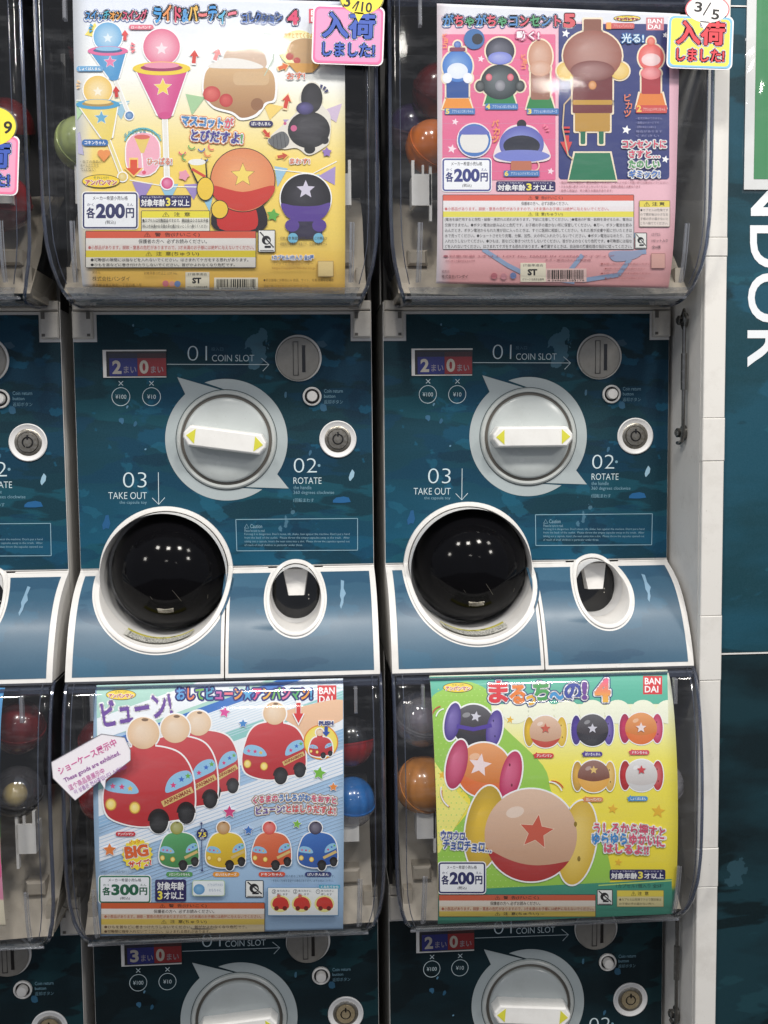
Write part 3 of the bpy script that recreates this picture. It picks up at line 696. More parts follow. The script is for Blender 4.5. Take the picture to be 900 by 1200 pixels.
def make_machine(row, knob_rot, digit, label, group):
    root = empty('capsule_machine', (0, 0, 0), label, 'capsule machine', group)
    # body behind everything
    b = MB(); b.box(1.8, 290.2, 34, 300, -345, 11); b.box(1.8, 3.6, 0.9, 34, -345, 11); b.box(288.4, 290.2, 0.9, 34, -345, 11); b.box(1.8, 290.2, 42, 300, 13, 250); b.obj('housing', MSIDE, root)
    # white substrate of the front, with the raised white line round the print
    arcs = [(PORT[0], PORT[1], PR), (TRAY[0], TRAY[1], TR)]
    zb = -249.0
    pan = [(1.6, zb), (1.6, 1.5), (290.2, 1.5), (290.2, zb)]
    holes = []
    sub = outline_top(1.6, 290.2, 1.5, zb, arcs, -1.5)
    o = sheet('front_panel', sub, lambda z: z*0-0.0, MW, root); 
    for v in o.data.vertices: v.co.y += 0.0006
    b = MB(); b.box(1.6, 290.2, 0.8, 4.4, -0.5, 1.5); b.box(1.6, 2.6, 0.8, 4.4, zb, -0.6); b.box(289.2, 290.2, 0.8, 4.4, zb, -0.6); b.obj('panel_edge', MW, root)
    art = outline_top(2.0, 289.8, -1.4, zb+1.2, arcs, 1.0)
    # notches for the hinge blocks
    art2 = [q for q in art if q[1] != -1.4]
    i0 = art2.index((2.0, zb+1.2)); art2 = art2[i0:]+art2[:i0]
    art2 = [art2[0], (2.0, -27.5), (24.5, -27.5), (24.5, -1.4), (269.8, -1.4), (269.8, -27.5), (289.8, -27.5)]+art2[1:]
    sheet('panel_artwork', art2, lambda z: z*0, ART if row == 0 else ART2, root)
    for x0, x1 in ((2.2, 21.5), (272.4, 289.6)):
        a = MB(); a.box(x0, x1, -5.5, 0.2, -24.2, 1.2, ch=1.2); h = a.obj('hinge_block', MW2, root)
        a = MB(); xs = x1-5.5 if x0 < 100 else x0+1.0
        a.box(xs, xs+3.6, -6.1, -5.6, -6, 0.6); a.box(xs+0.3, xs+3.3, -6.1, -5.6, -22.6, -20); a.obj('hinge_pin', MGROOVE, h)
    panel_print(root, True, digit)
    # shelf under the tank
    b = MB(); b.box(3, 289.5, -5, 40, 2.2, 11.5, ch=1.2); b.obj('tank_shelf', MW2, root)
    b = MB(); b.box(20, 268, -7.2, -5.2, 3.2, 5.4, ch=0.6); b.obj('shelf_lip', MW2, root)
    # coin counter window
    x0, x1, z1, z0 = 29.6, 90.4, -35.2, -61.8
    b = MB(); b.box(x0, x1, -1.6, -0.15, z1-1.3, z1); b.box(x0, x1-0.6, -1.6, -0.15, z0, z0+0.9); b.box(x0, x0+3.2, -1.6, -0.15, z0+0.9, z1-1.3)
    cdp = b.obj('coin_counter', MW, root)
    b = MB(); b.box(x0+3.2, x1, -0.5, -0.1, z0+0.9, z1-1.3); b.obj('counter_recess', MDARK, cdp)
    p = Print(strip=0); xm = x0+6+(x1-x0-7)*0.5
    p.rrect(x0+6, -z1+3.4, xm-0.2, -z0-1.6, 0.3, (34, 42, 128), lay=1); p.rrect(xm, -z1+3.4, x1-0.6, -z0-1.6, 0.3, (160, 34, 38), lay=1)
    p.rrect(x0+6, -z1+3.4, xm-0.2, -z1+8, 0.3, (18, 22, 52), lay=2); p.rrect(xm, -z1+3.4, x1-0.6, -z1+8, 0.3, (66, 20, 22), lay=2)
    for cx, t in ((x0+13, digit), (xm+6, '0')):
        p.text(t, cx-4.2, -z1+10, cx+4.4, -z0-3.6, (214, 206, 188), 0.035, res=4, lay=3); p.text('まい', cx+6.6, -z1+15.5, cx+18.6, -z0-4.2, (168, 160, 165), 0.012, lay=3)
    p.build('counter_digits', in_mm(-0.5), cdp)
    b = MB(); b.box(x0+3.2, x1, -1.35, -1.25, z0+0.9, z1-1.3); b.obj('counter_window', MWIN, cdp)
    # coin slot
    cx, cz = 217.6, -44.6
    b = MB(); b.rev(cx+0.7, cz+0.7, [(22.6, 0), (22.6, -1.6), (21.4, -2.4), (20.5, -2.2)], 56); sl = b.obj('coin_slot', MW, root, True)
    b = MB(); b.rev(cx, cz, [(21.2, -1.0), (21.2, -3.8), (20.3, -4.8), (10, -5.4), (0.01, -5.5)], 56); b.obj('slot_plate', MSLOT, sl, True)
    b = MB(); b.box(cx+4.2, cx+7.4, -5.75, -4, cz-13.2, cz+12.8); b.obj('slot_opening', MBLK, sl)
    b = MB()
    for q in ((-4.6, -4.1), (0.1, 0.6)): b.box(cx+q[0], cx+q[1], -5.7, -4.6, cz-16, cz+16)
    for q in (-16.4, 15.9): b.box(cx-4.6, cx+0.6, -5.7, -4.6, cz+q, cz+q+0.5)
    b.obj('slot_gate', MDARK, sl)
    # return button
    cx, cz = 231.0, -81.3
    b = MB(); b.rev(cx, cz, [(9.2, 0), (9.2, -2.2), (8.4, -2.8), (7.4, -2.4), (7.2, 0)], 40); rb = b.obj('return_button', MW, root, True)
    b = MB(); b.rev(cx, cz, [(7.3, -0.3), (0.1, -0.35)], 40); b.obj('button_well', MDARK, rb)
    b = MB(); b.rev(cx, cz, [(5.2, -0.2), (5.2, -5.5), (4.7, -6.4), (3.5, -6.7), (0.01, -6.8)], 32); b.obj('button_cap', MGUIDE, rb, True)
    # key lock in its cup
    cx, cz = 255.8, -123.6
    b = MB(); b.rev(cx, cz, [(18.3, 0), (18.3, -1.2), (17.5, -1.7), (16.4, -1.2), (15.4, -0.6), (13.0, -0.15)], 56); lk = b.obj('lock_cup', MCUP, root, True)
    b = MB(); b.rev(cx, cz, [(13.3, -0.1), (12.2, -0.9), (10.2, -1.0), (10.0, -0.3)], 48); b.obj('lock_collar', MLOCK, lk, True)
    b = MB(); b.rev(cx, cz, [(10.0, -0.25), (9.5, -2.2), (5.6, -2.5), (5.2, -1.4), (4.2, -1.4), (3.9, -2.7), (0.01, -2.8)], 40); b.obj('lock_barrel', MLOCK if row == 0 else MBRASS, lk, True)
    b = MB(); b.box(cx-0.8, cx+0.8, -2.95, -2.4, cz+2.6, cz+7.2); b.rev(cx, cz, [(5.4, -2.0), (4.9, -2.1), (4.5, -2.0)], 32); b.obj('keyway', MBLK, lk)
    # dial
    cx, cz = KN; D_ = 0.95
    kn = MB(); kn.rev(cx, cz, [(51.0*D_, -0.1), (50.6*D_, -2.2), (49.2*D_, -3.2), (47.2*D_, -3.0), (46.6*D_, -1.6)], 96); dl = kn.obj('dial', MBEZ, root, True)
    b = MB(); b.rev(cx, cz, [(47.0*D_, -1.2), (43.0*D_, -1.2), (42.9*D_, -1.0)], 96); b.obj('dial_groove', MGROOVE, dl, True)
    b = MB(); b.rev(cx, cz, [(43.6*D_, -1.0), (43.6*D_, -3.2), (43.0*D_, -4.6), (41.4*D_, -5.6), (30, -6.6), (0.01, -7.0)], 96); b.obj('dial_disc', MKNOB, dl, True)
    # handle across the dial
    b = MB(); L0, L1, H0, H1, y0, y1 = 40.5, 39.0, 10.6, 9.4, -6.5, -23.0
    vs = []
    def endp(L, H, y, cut): return [(-L+cut, y, -H), (L-cut, y, -H), (L, y, -H*0.25), (L, y, H*0.25), (L-cut, y, H), (-L+cut, y, H), (-L, y, H*0.25), (-L, y, -H*0.25)]
    for L, H, y, c_ in ((L0, H0, y0, 6), (L1+0.8, H1+0.5, y1+2, 5.5), (L1, H1-0.3, y1+0.5, 5.2), (L1-1.0, H1-1.3, y1, 5)): vs += endp(L, H, y, c_)
    fs = [(k*8+i, k*8+(i+1) % 8, (k+1)*8+(i+1) % 8, (k+1)*8+i) for k in range(3) for i in range(8)]+[tuple(24+i for i in range(8))]
    b.add([(cx+x*math.cos(knob_rot)-z*math.sin(knob_rot), y, cz+x*math.sin(knob_rot)+z*math.cos(knob_rot)) for x, y, z in vs], fs)
    h = b.obj('handle', MBAR, dl); 
    md = h.modifiers.new('bevel', 'BEVEL'); md.width = 0.0008; md.segments = 2; md.limit_method = 'ANGLE'
    for sx in (-1, 1):
        b = MB(); T = [(36.8*sx, 0), (28.5*sx, 7.2), (28.5*sx, -7.2)]; U = [(37.8*sx, 0), (26.6*sx, 9.2), (26.6*sx, -9.2)]
        rot = lambda q, y: (cx+q[0]*math.cos(knob_rot)-q[1]*math.sin(knob_rot), y, cz+q[0]*math.sin(knob_rot)+q[1]*math.cos(knob_rot))
        b.add([rot(q, -23.05) for q in T]+[rot(q, -23.4) for q in T], [(3, 4, 5), (0, 1, 4, 3), (1, 2, 5, 4), (2, 0, 3, 5)])
        b.obj('direction_mark', MYEL, h)
    # chute and tray surrounds, bulging forward
    for nm, x0, x1, arc in (('chute_surround', 1.6, 145.6, (PORT[0], PORT[1], PR)), ('tray_surround', 146.8, 290.2, (TRAY[0], TRAY[1], TR))):
        o = sheet(nm, outline_low(x0, x1, -250.6, -342, arc, -1.5), lambda z: fas(z), MW, root)
        # cheeks, lip and edge
        e = MB(); q = FZ[::-1]; n_ = len(q)
        for x in (x0, x1):
            vs = [(x, -d, z) for d, z in q]+[(x, 4, z) for d, z in q]
            e.add(vs, [(i, i+1, n_+i+1, n_+i) for i in range(n_-1)])
        e.add([(x0, -77.5, -342), (x1, -77.5, -342), (x1, -74, -345), (x0, -74, -345), (x1, 4, -345), (x0, 4, -345)], [(0, 1, 2, 3), (3, 2, 4, 5)])
        rr_ = arc[2]*FC(arc[0])
        for xa, xb in ((x0, arc[0]-rr_), (arc[0]+rr_, x1)):
            if xb > xa: e.add([(xa, 0.2, -249.6), (xb, 0.2, -249.6), (xb, -2.0, -250.9), (xa, -2.0, -250.9)], [(0, 1, 2, 3)])
        e.obj('surround_edge', MW, o, True)
        ins = 6.2 if x0 < 100 else 3.0; ins2 = 3.0 if x0 < 100 else 5.5
        if x0 > 100:
            L_ = [(-1, -13), (3, -12), (2, -5), (4.5, 0), (1.5, 4), (1, 9), (-2, 15), (-3.5, 12), (-1.5, 6), (-3, 2), (-1.5, -5)]
            p = Print(strip=0); p.poly([(257+q[0]*0.8, 272+q[1]*0.85) for q in L_], (126, 160, 184)); p.build('paint_splash', lambda V, H: np.stack([V[:, 0], -fas(-V[:, 1])-0.4-H*0.6, -V[:, 1]+H*0.6], 1), o)
        sheet('surround_artwork', outline_low(x0+ins, x1-ins2, -254.2, -338.2, arc, 3.5), lambda z: fas(z)+0.35, FART, o)
    b = MB(); ring_on_front(b, PORT[0], PORT[1], PR-3.4, PR+1.6); b.obj('chute_rim', MW, root, True)
    b = MB(); b.rev(PORT[0], PORT[1], [(PR-3.9, -25), (PR-4.4, 18), (40, 18.4)], 64); b.obj('chute_cup', MCUP, root, True)
    b = MB(); n1 = 30; R_ = 58.2; cx, cz, cy = PORT[0]+3.0, PORT[1]+0.8, 13.0
    b.rev(cx, cz, [(max(0.01, R_*math.sin(math.pi/2*(1-i/n1)*0.999)), cy-R_*1.0*math.cos(math.pi/2*(1-i/n1))) for i in range(n1+1)], 80); dm = b.obj('chute_dome', MDOME, root, True)
    # faint scratches and a moulded latch on the dome
    b = MB()
    def on_dome(a, e): a, e = math.radians(a), math.radians(e); return (cx+(R_+0.15)*math.sin(a)*math.cos(e), cy-(R_+0.15)*math.cos(a)*math.cos(e), cz+(R_+0.15)*math.sin(e))
    for pts in ([on_dome(8+i*3, -12-i*4) for i in range(4)], [on_dome(-14, -18), on_dome(-12, -21)], [on_dome(46, -20), on_dome(47, -24)]): b.tube(pts, 0.16, 5)
    for i in range(5): b.tube([on_dome(-9+k*3, -33-i*1.1+(abs(k-3)*0.35)) for k in range(7)], 0.28, 5)
    tag(b.obj('dome_scratches', MLOCK, dm, True), kind='stuff')
    # caution label curved inside the cup
    p = Print(strip=0)
    def cup_surf(V, H):
        a = np.radians(V[:, 0]); y = -V[:, 1]; r = PR-4.5-0.2-H*2
        return np.stack([PORT[0]+r*np.sin(a), y, PORT[1]-r*np.cos(a)], 1)
    for i in range(14):
        a = -34+i*4.57; p.poly([(a, 38), (a+4.57, 38), (a+4.57, 59), (a, 59)], (214, 214, 206), lay=1); p.poly([(a, 32), (a+4.57, 32), (a+4.57, 38), (a, 38)], (196, 190, 60), lay=2)
    p.text('⚠ 注  意', -12, 33, 12, 37.2, (40, 38, 20), 0.02, lay=3)
    for i, t in enumerate(('●カプセル取出口に手や指を入れないでください。', '●取出口に顔を近づけたり、のぞきこまない', '●カプセルを取り出してから次のコインを入れて', 'ください。●カプセルはゴミ箱へ捨てて', 'お子様には保護者の方が')):
        p.text(t, -31, 39+i*4, 31-(i == 4)*14, 42.2+i*4, (60, 60, 60), 0.01, lay=3)
    p.build('chute_label', cup_surf, root)
    # return tray
    cx, cz = TRAY
    b = MB(); ring_on_front(b, cx, cz, TR-3.0, TR+1.4, 56); b.obj('tray_rim', MW, root, True)
    b = MB(); b.rev(cx, cz, [(TR-3.6, -25), (TR-4.0, 14), (0.1, 14.2)], 56); b.v = [(cx+(q[0]-cx)*TSX, q[1], q[2]) for q in b.v]; b.obj('tray_cup', MCUP, root, True)
    b = MB(); b.box(cx-22, cx+23, -2, 14, cz-28, cz+22, ch=2.5); tb = b.obj('tray_box', MBLK, root)
    b = MB()
    for zz in (-4, -8): b.box(cx+12, cx+13, -2.3, -2, cz+zz, cz+zz+1.2)
    b.obj('tray_box_mark', MW2, tb)
    b = MB(); zt_ = cz+TR-5
    zt_ = cz+TR-7; A_ = [(cx-13, zt_), (cx+13, zt_), (cx+9, cz-3), (cx-8, cz-3)]; B_ = [(cx-12, zt_-0.6), (cx+12, zt_-0.6), (cx+8, cz-2), (cx-7, cz-2)]
    b.add([(x, -2.1, z) for x, z in A_]+[(x, -13 if k > 1 else -9, z) for k, (x, z) in enumerate(B_)], [(4, 5, 6, 7), (0, 1, 5, 4), (1, 2, 6, 5), (2, 3, 7, 6), (3, 0, 4, 7)]); b.obj('tray_flap', MW, root)
    # ---- tank
    Q = PROF[row]
    rows = []
    for d, z in Q:
        ins = inset(z); xa, xb = 1.6+ins, 291.4-ins; zz = max(z, 7.0); r = min(9.0, d*0.8+0.01)
        rw = [(xa, 0, zz), (xa, -max(0, d-r)*0.5, zz if z < 7 else z), (xa, -max(0, d-r), z)]
        for k in range(1, 6): a = math.pi/2*k/5; rw.append((xa+r*(1-math.cos(a)), -(d-r)-r*math.sin(a), z))
        for k in range(1, 8): rw.append((xa+r+(xb-xa-2*r)*k/8, -d, z))
        for k in range(0, 6): a = math.pi/2*(1-k/5); rw.append((xb-r*(1-math.cos(a)), -(d-r)-r*math.sin(a), z))
        rw += [(xb, -max(0, d-r)*0.5, zz if z < 7 else z), (xb, 0, zz)]
        rows.append(rw)
    nn = len(rows[0]); vs = [q for r in rows for q in r]
    fs = [(k*nn+i, (k+1)*nn+i, (k+1)*nn+i+1, k*nn+i+1) for k in range(len(rows)-1) for i in range(nn-1)]
    cv = link_mesh('tank_cover', vs, fs, MCOVER, root, smooth=True)
    for side in (0, 1):
        b = MB()
        for off, rr, k_in in ((2.2, 1.7, 0), (10.5, 0.8, 9)):
            pts = []
            for d, z in Q:
                if d < 3: continue
                ins = inset(z); x = 1.6+ins+ (0.9 if not k_in else k_in) if side == 0 else 291.4-ins-(0.9 if not k_in else k_in)
                y = -(d-9.0) if not k_in else -(d-0.6)
                pts.append((x, min(y, -1.0), z if k_in else z+0.8))
            if not k_in: b.tube(pts, rr, 6)
            else: b.tube([q for q in pts if q[2] > 12], 0.45, 5)
        b.obj('cover_edge', MEDGE, cv, True)
    b = MB(); zt2 = 247.5 if row else 260; dt = 78 if row else 106
    b.box(5, 288, -dt-4, -dt+8, zt2-8, zt2-1.5, ch=1.5); b.box(30, 262, -dt-7, -dt-3, zt2-3.4, zt2-1.6, ch=0.5); b.obj('cover_top_rail', MEDGE, cv)
    b = MB(); b.tube([(16, -84, 3.6), (276, -84, 3.6)], 1.3, 6); b.tube([(18, -60, 1.2), (274, -60, 1.2)], 0.8, 6); b.obj('cover_bottom_rail', MTAB, cv, True)
    q = [(d+0.7, z-0.5) for d, z in Q if z < 13 and d > 50]; vs = []; n_ = 24
    for d, z in q:
        ins = inset(z)+7
        vs += [(1.6+ins+(289.8-2*ins)*i/n_, -d, z) for i in range(n_+1)]
    link_mesh('cover_lip_sheen', vs, [(k*(n_+1)+i, (k+1)*(n_+1)+i, (k+1)*(n_+1)+i+1, k*(n_+1)+i+1) for k in range(len(q)-1) for i in range(n_)], MBAND, cv, smooth=True)  # pale strip added over the lower bend to imitate a bright sheen
    df = depth_fn(row)
    for x in (26.5, 266.5):                                   # paper guides moulded in the cover
        b = MB(); pts = [(x+(z-40)*0.02, -float(df(z))+2.4, z) for z in np.linspace(16, 66, 10)]
        b.tube(pts, 1.5, 6); b.tube([(q[0]+2.6, q[1], q[2]) for q in pts], 0.6, 5); b.obj('paper_guide', MTAB, cv, True)
    zt2 = (242 if row else 255)
    for x in (27, 265):
        b = MB(); b.box(x, x+3, -float(df(zt2-12))-1, -float(df(zt2-12))+6, zt2-24, zt2, ch=0.8)
        b.obj('top_clip', MTAB, cv)
    ztp = 249 if row else 262
    b = MB(); b.box(3.5, 289.5, 36, 41, 0, ztp); b.box(2.6, 6, 2, 36, 4, ztp); b.box(287, 290.4, 2, 36, 4, ztp); b.box(3.5, 289.5, -60, 36, ztp-3, ztp-0.5); b.obj('tank_interior', MDARK, root)
    b = MB(); xs = (19, 274)
    pr = [(-74, 9), (-66, 16), (-30, 52), (-12, 88), (20, 112), (34, 118)]
    n_ = len(pr)
    vs = [(x, y, z) for x in (xs[0]-8, xs[0]+6, 146, xs[1]-6, xs[1]+8) for y, z in pr]
    vs = [(x, y, z-(6 if 40 < x < 250 else 0)) for x, y, z in vs]
    b.add(vs, [(k*n_+i, k*n_+i+1, (k+1)*n_+i+1, (k+1)*n_+i) for k in range(4) for i in range(n_-1)])
    b.box(12, 20, -62, 30, 7, 34); b.box(273, 281, -62, 30, 7, 34); b.box(22, 40, -52, -34, 38, 52, ch=2); b.box(252, 270, -52, -34, 38, 52, ch=2)
    b.obj('capsule_hopper', MHOP, root, True)
    for sx in (0, 1):
        X = (lambda x: x) if sx == 0 else (lambda x: 293-x)
        def bx(a, c, *r): x0, x1 = sorted((X(a), X(c))); b.box(x0, x1, *r)
        b = MB(); bx(24, 42, -72, -69, 88, 116); bx(24, 26.6, -72, -66, 116, 128); bx(33.5, 35.4, -72, -68, 116, 124); bx(40, 42.4, -72, -66, 74, 126); bx(24, 27, -69, -50, 88, 114)
        b.obj('capsule_guide', MGUIDE, root)
    return root

GRP = 'capsule machines stacked in two rows'
def place(r, col, row, label):
    r.location = Vector((PITCH*col, 0, -VP*row))*S; r['label'] = label; r['group'] = GRP; r['category'] = 'capsule machine'
m_up = make_machine(0, math.radians(-8), '2', 'x', GRP); place(m_up, 0, 0, 'upper middle capsule machine with yellow toy sheet and white handle tilted down to the right')
m_r = make_machine(0, math.radians(0), '2', 'x', GRP); place(m_r, 1, 0, 'upper right capsule machine with a pink toy sheet and a level white dial handle')
m_l = copy_tree(m_up); place(m_l, -1, 0, 'upper capsule machine at the left edge, cut off by the frame, key lock in view')
d_up = make_machine(1, math.radians(5), '3', 'x', GRP); place(d_up, 0, 1, 'lower middle capsule machine holding the red bus sheet, its counter showing three')
d_r = make_machine(1, math.radians(-5), '2', 'x', GRP); place(d_r, 1, 1, 'lower right capsule machine holding the green and yellow rolling ball sheet')
d_l = copy_tree(d_up); place(d_l, -1, 1, 'lower capsule machine cut off by the left edge, with a blue edged sheet')

# ------------------------------------------------------------------ toy sheets inside the tanks
def tank_surface(row, col, origin, gap):
    df = depth_fn(row)
    def f(V, H):
        H = H*(1+0.5*np.clip((V[:, 1]-(300 if row == 0 else 1010))/40, 0, 1))
        d = rays(V); ys = np.linspace(-135, -10, 40); n = len(V)
        def g(y): t = (y-CAM[1])/d[:, 1]; z = CAM[2]+d[:, 2]*t+VP*row; return -y-(df(z)-gap*np.clip((z+6)/26, 0.45, 1)+H)
        G = np.array([g(y) for y in ys]); neg = G < 0; hit = neg.any(0); k = np.where(hit, neg.argmax(0), G.argmin(0))
        hi = ys[k]; lo = ys[np.maximum(k-1, 0)]
        for _ in range(14):
            m = (lo+hi)/2; gm = g(m); hi = np.where(gm < 0, m, hi); lo = np.where(gm < 0, lo, m)
        y = np.where(hit, hi, ys[k]); t = (y-CAM[1])/d[:, 1]; P = CAM+d*t[:, None]; return P-np.array(origin)
    return f
def smooth_loop(pts, k=5):
    n = len(pts); out = []
    for i in range(n):
        a, b_, c, d = (np.array(pts[(i+j-1) % n], float) for j in range(4))
        for j in range(k):
            t = j/k; out.append(tuple(0.5*((2*b_)+(-a+c)*t+(2*a-5*b_+4*c-d)*t*t+(-a+3*b_-3*c+d)*t**3)))
    return out
def mixc(a, b_, t): t = max(0, min(1, t)); return tuple(a[i]+(b_[i]-a[i])*t for i in range(3))

class Sheet:
    def __init__(s, row, col, corners, view, label, bgf, gap=4.0):
        s.view = view; s.row = row; s.col = col
        o = (PITCH*col+148, -80.0, -VP*row+14); s.surf = tank_surface(row, col, o, gap)
        s.root = empty('toy_sheet', o, label, 'toy sheet', 'printed toy sheets inside the clear tanks')
        C = s.surf(np.array(corners, float), np.zeros(4))        # TL TR BR BL
        s.clip = [tuple(q) for q in corners]; s.stack = []; free = s.surf
        def held(V, H):                                          # the print ends where the paper ends
            P = free(V, H); z = P[:, 2]; a = np.clip((z-C[3][2])/(C[0][2]-C[3][2]), 0, 1)
            xl = C[3][0]+(C[0][0]-C[3][0])*a; xr = C[2][0]+(C[1][0]-C[2][0])*a
            P[:, 0] = np.clip(P[:, 0], xl+0.15, xr-0.15); return P
        s.surf = held
        df = depth_fn(row); N, Mn = 16, 100; vs = []; fs = []; cs = []
        for j in range(Mn+1):
            for i in range(N+1):
                a, t = i/N, j/Mn
                q = (C[0]*(1-a)+C[1]*a)*(1-t)+(C[3]*(1-a)+C[2]*a)*t
                zl = q[2]+o[2]+VP*row; y = -(float(df(zl))-gap*min(1, max(0.45, (zl+6)/26)))-o[1]
                vs.append((q[0], y, q[2])); cs.append((*lin(bgf(a, t)), 1))
        for j in range(Mn):
            for i in range(N): k = j*(N+1)+i; fs.append((k, k+N+1, k+N+2, k+1))
        nv = len(vs); vs += [(x, y+0.35, z) for x, y, z in vs]; cs += [(0.6, 0.6, 0.6, 1)]*nv
        fs += [tuple(nv+i for i in reversed(f)) for f in fs]
        rim = [i for i in range(N+1)]+[j*(N+1)+N for j in range(1, Mn+1)]+[Mn*(N+1)+i for i in range(N-1, -1, -1)]+[j*(N+1) for j in range(Mn-1, 0, -1)]
        fs += [(rim[i], rim[(i+1) % len(rim)], nv+rim[(i+1) % len(rim)], nv+rim[i]) for i in range(len(rim))]
        link_mesh('paper', vs, fs, MPRINT, s.root, colors=cs, smooth=True)
    def P(s):
        p = Print(s.view, strip=2.5); p.clip = s.clip; p.stack = s.stack; return p
    def done(s, p, name, label=None): return p.build(name, s.surf, s.root, label=label)

NAVY = (40, 44, 98); WH = (252, 252, 252)
def warn_box(S_, x0, y0, x1, rows, rot_dy=0.0, icon=None):
    """rows: list of (height, fill, [(text, x0, x1, colour)])"""
    p = S_.P(); y = y0; tot = sum(r[0] for r in rows)
    p.rrect(x0-1.5, y0-1.5, x1+1.5, y0+tot+1.5, 3, (60, 60, 66))
    for h, fill, tx in rows:
        p.rrect(x0, y, x1, y+h, 0.5, fill)
        for t, a, c, colr in tx: p.text(t, a, y+h*0.16, c, y+h*0.86, colr, 0.012)
        y += h
    return S_.done(p, 'warning_box')
def price_box(S_, x0, y0, x1, y1, num, border, fg=NAVY, tilt=0):
    p = S_.P(); w_, h_ = x1-x0, y1-y0
    p.rrect(x0-2, y0-2, x1+2, y1+2, 9, WH); p.rrect(x0, y0, x1, y1, 8, (246, 248, 252), border, 4)
    p.text('メーカー希望小売価格', x0+w_*0.18, y0+h_*0.10, x0+w_*0.82, y0+h_*0.22, (60, 60, 70), 0.01)
    p.text('各', x0+w_*0.07, y0+h_*0.42, x0+w_*0.22, y0+h_*0.71, fg, 0.0, outline=[(fg, 0.8)])
    p.text('かく', x0+w_*0.08, y0+h_*0.30, x0+w_*0.2, y0+h_*0.38, fg, 0.01); p.text('えん', x0+w_*0.80, y0+h_*0.30, x0+w_*0.92, y0+h_*0.38, fg, 0.01)
    p.text(num, x0+w_*0.24, y0+h_*0.31, x0+w_*0.77, y0+h_*0.72, fg, 0.045, res=4)
    p.text('円', x0+w_*0.79, y0+h_*0.44, x0+w_*0.93, y0+h_*0.70, fg, 0.0, outline=[(fg, 0.8)])
    p.text('(税込)', x0+w_*0.41, y0+h_*0.77, x0+w_*0.60, y0+h_*0.89, (60, 60, 70), 0.01)
    return S_.done(p, 'price_box')
def age_box(S_, x0, y0, x1, y1, two=False):
    p = S_.P(); w_, h_ = x1-x0, y1-y0; p.rrect(x0, y0, x1, y1, 5, (38, 34, 92))
    Y = (245, 230, 90)
    if not two:
        p.text('たいしょうねんれい', x0+w_*0.04, y0+h_*0.08, x0+w_*0.45, y0+h_*0.24, (220, 220, 240), 0.01); p.text('さい いじょう', x0+w_*0.62, y0+h_*0.08, x0+w_*0.94, y0+h_*0.24, (220, 220, 240), 0.01)
        p.text('対象年齢', x0+w_*0.03, y0+h_*0.34, x0+w_*0.49, y0+h_*0.90, WH, 0.0, outline=[(WH, 0.7)]); p.text('3', x0+w_*0.51, y0+h_*0.2, x0+w_*0.60, y0+h_*0.90, Y, 0.035); p.text('才以上', x0+w_*0.62, y0+h_*0.34, x0+w_*0.97, y0+h_*0.90, WH, 0.024)
    else:
        p.text('対象年齢', x0+w_*0.07, y0+h_*0.12, x0+w_*0.93, y0+h_*0.48, WH, 0.0, outline=[(WH, 0.7)]); p.text('3', x0+w_*0.08, y0+h_*0.52, x0+w_*0.24, y0+h_*0.92, Y, 0.035); p.text('才以上', x0+w_*0.28, y0+h_*0.55, x0+w_*0.92, y0+h_*0.90, WH, 0.024)
    return S_.done(p, 'age_box')
def maker_logo(S_, x0, y0, x1, y1, col=(214, 40, 46)):
    p = S_.P(); h_ = y1-y0; w_ = x1-x0; p.rrect(x0, y0, x1, y1, 1, col)
    p.text('BAN', x0+w_*0.09, y0+h_*0.10, x0+w_*0.91, y0+h_*0.46, WH, 0.02); p.text('DAI', x0+w_*0.09, y0+h_*0.54, x0+w_*0.80, y0+h_*0.90, WH, 0.02)
    return S_.done(p, 'maker_logo')
def series_logo(S_, cx, cy, rx, ry):
    p = S_.P(); p.disc(cx, cy, rx, ry, (40, 40, 30), n=40); p.disc(cx, cy, rx-1.6, ry-1.6, (250, 214, 50), n=40)
    p.text('それいけ!', cx-rx*0.4, cy-ry*0.72, cx+rx*0.4, cy-ry*0.3, (70, 110, 60), 0.01)
    p.text('アンパンマン', cx-rx*0.82, cy-ry*0.22, cx+rx*0.82, cy+ry*0.6, (205, 50, 40), 0.03, outline=[(WH, 1.2)])
    return S_.done(p, 'series_logo')
def icon03(S_, x0, y0, x1, y1):
    p = S_.P(); w_, h_ = x1-x0, y1-y0; p.rrect(x0, y0, x1, y1, 3, (245, 245, 240), (30, 30, 34), 2)
    cx, cy = x0+w_*0.48, y0+h_*0.46
    p.disc(cx, cy, w_*0.26, col=(24, 24, 28)); p.disc(cx+w_*0.06, cy+h_*0.04, w_*0.14, col=(240, 240, 236)); p.line([(x0+w_*0.12, y0+h_*0.1), (x1-w_*0.1, y1-h_*0.22)], w_*0.07, (24, 24, 28)); p.rrect(cx-w_*0.1, cy+h_*0.24, cx+w_*0.26, cy+h_*0.34, 1, (24, 24, 28))
    p.line([(x0+w_*0.1, y1-h_*0.08), (x1-w_*0.1, y1-h_*0.08)], h_*0.05, (120, 120, 120))
    return S_.done(p, 'age_warning_icon')
def barcode(S_, x0, y0, x1, y1, seed=1, fill=(246, 238, 214)):
    p = S_.P(); p.rrect(x0, y0, x1, y1, 1, fill); r = random.Random(seed); x = x0+6
    while x < x1-7:
        w_ = r.choice((1.2, 1.2, 2.2, 3.2)); p.rrect(x, y0+4, x+w_, y1-(7 if r.random() < .85 else 4), 0.05, (34, 32, 30), lay=None); x += w_+r.choice((1.3, 1.3, 2.2))
    p.text('4 549660 583179', x0+6, y1-6, x1-6, y1-1.5, (60, 56, 50)); return S_.done(p, 'barcode')
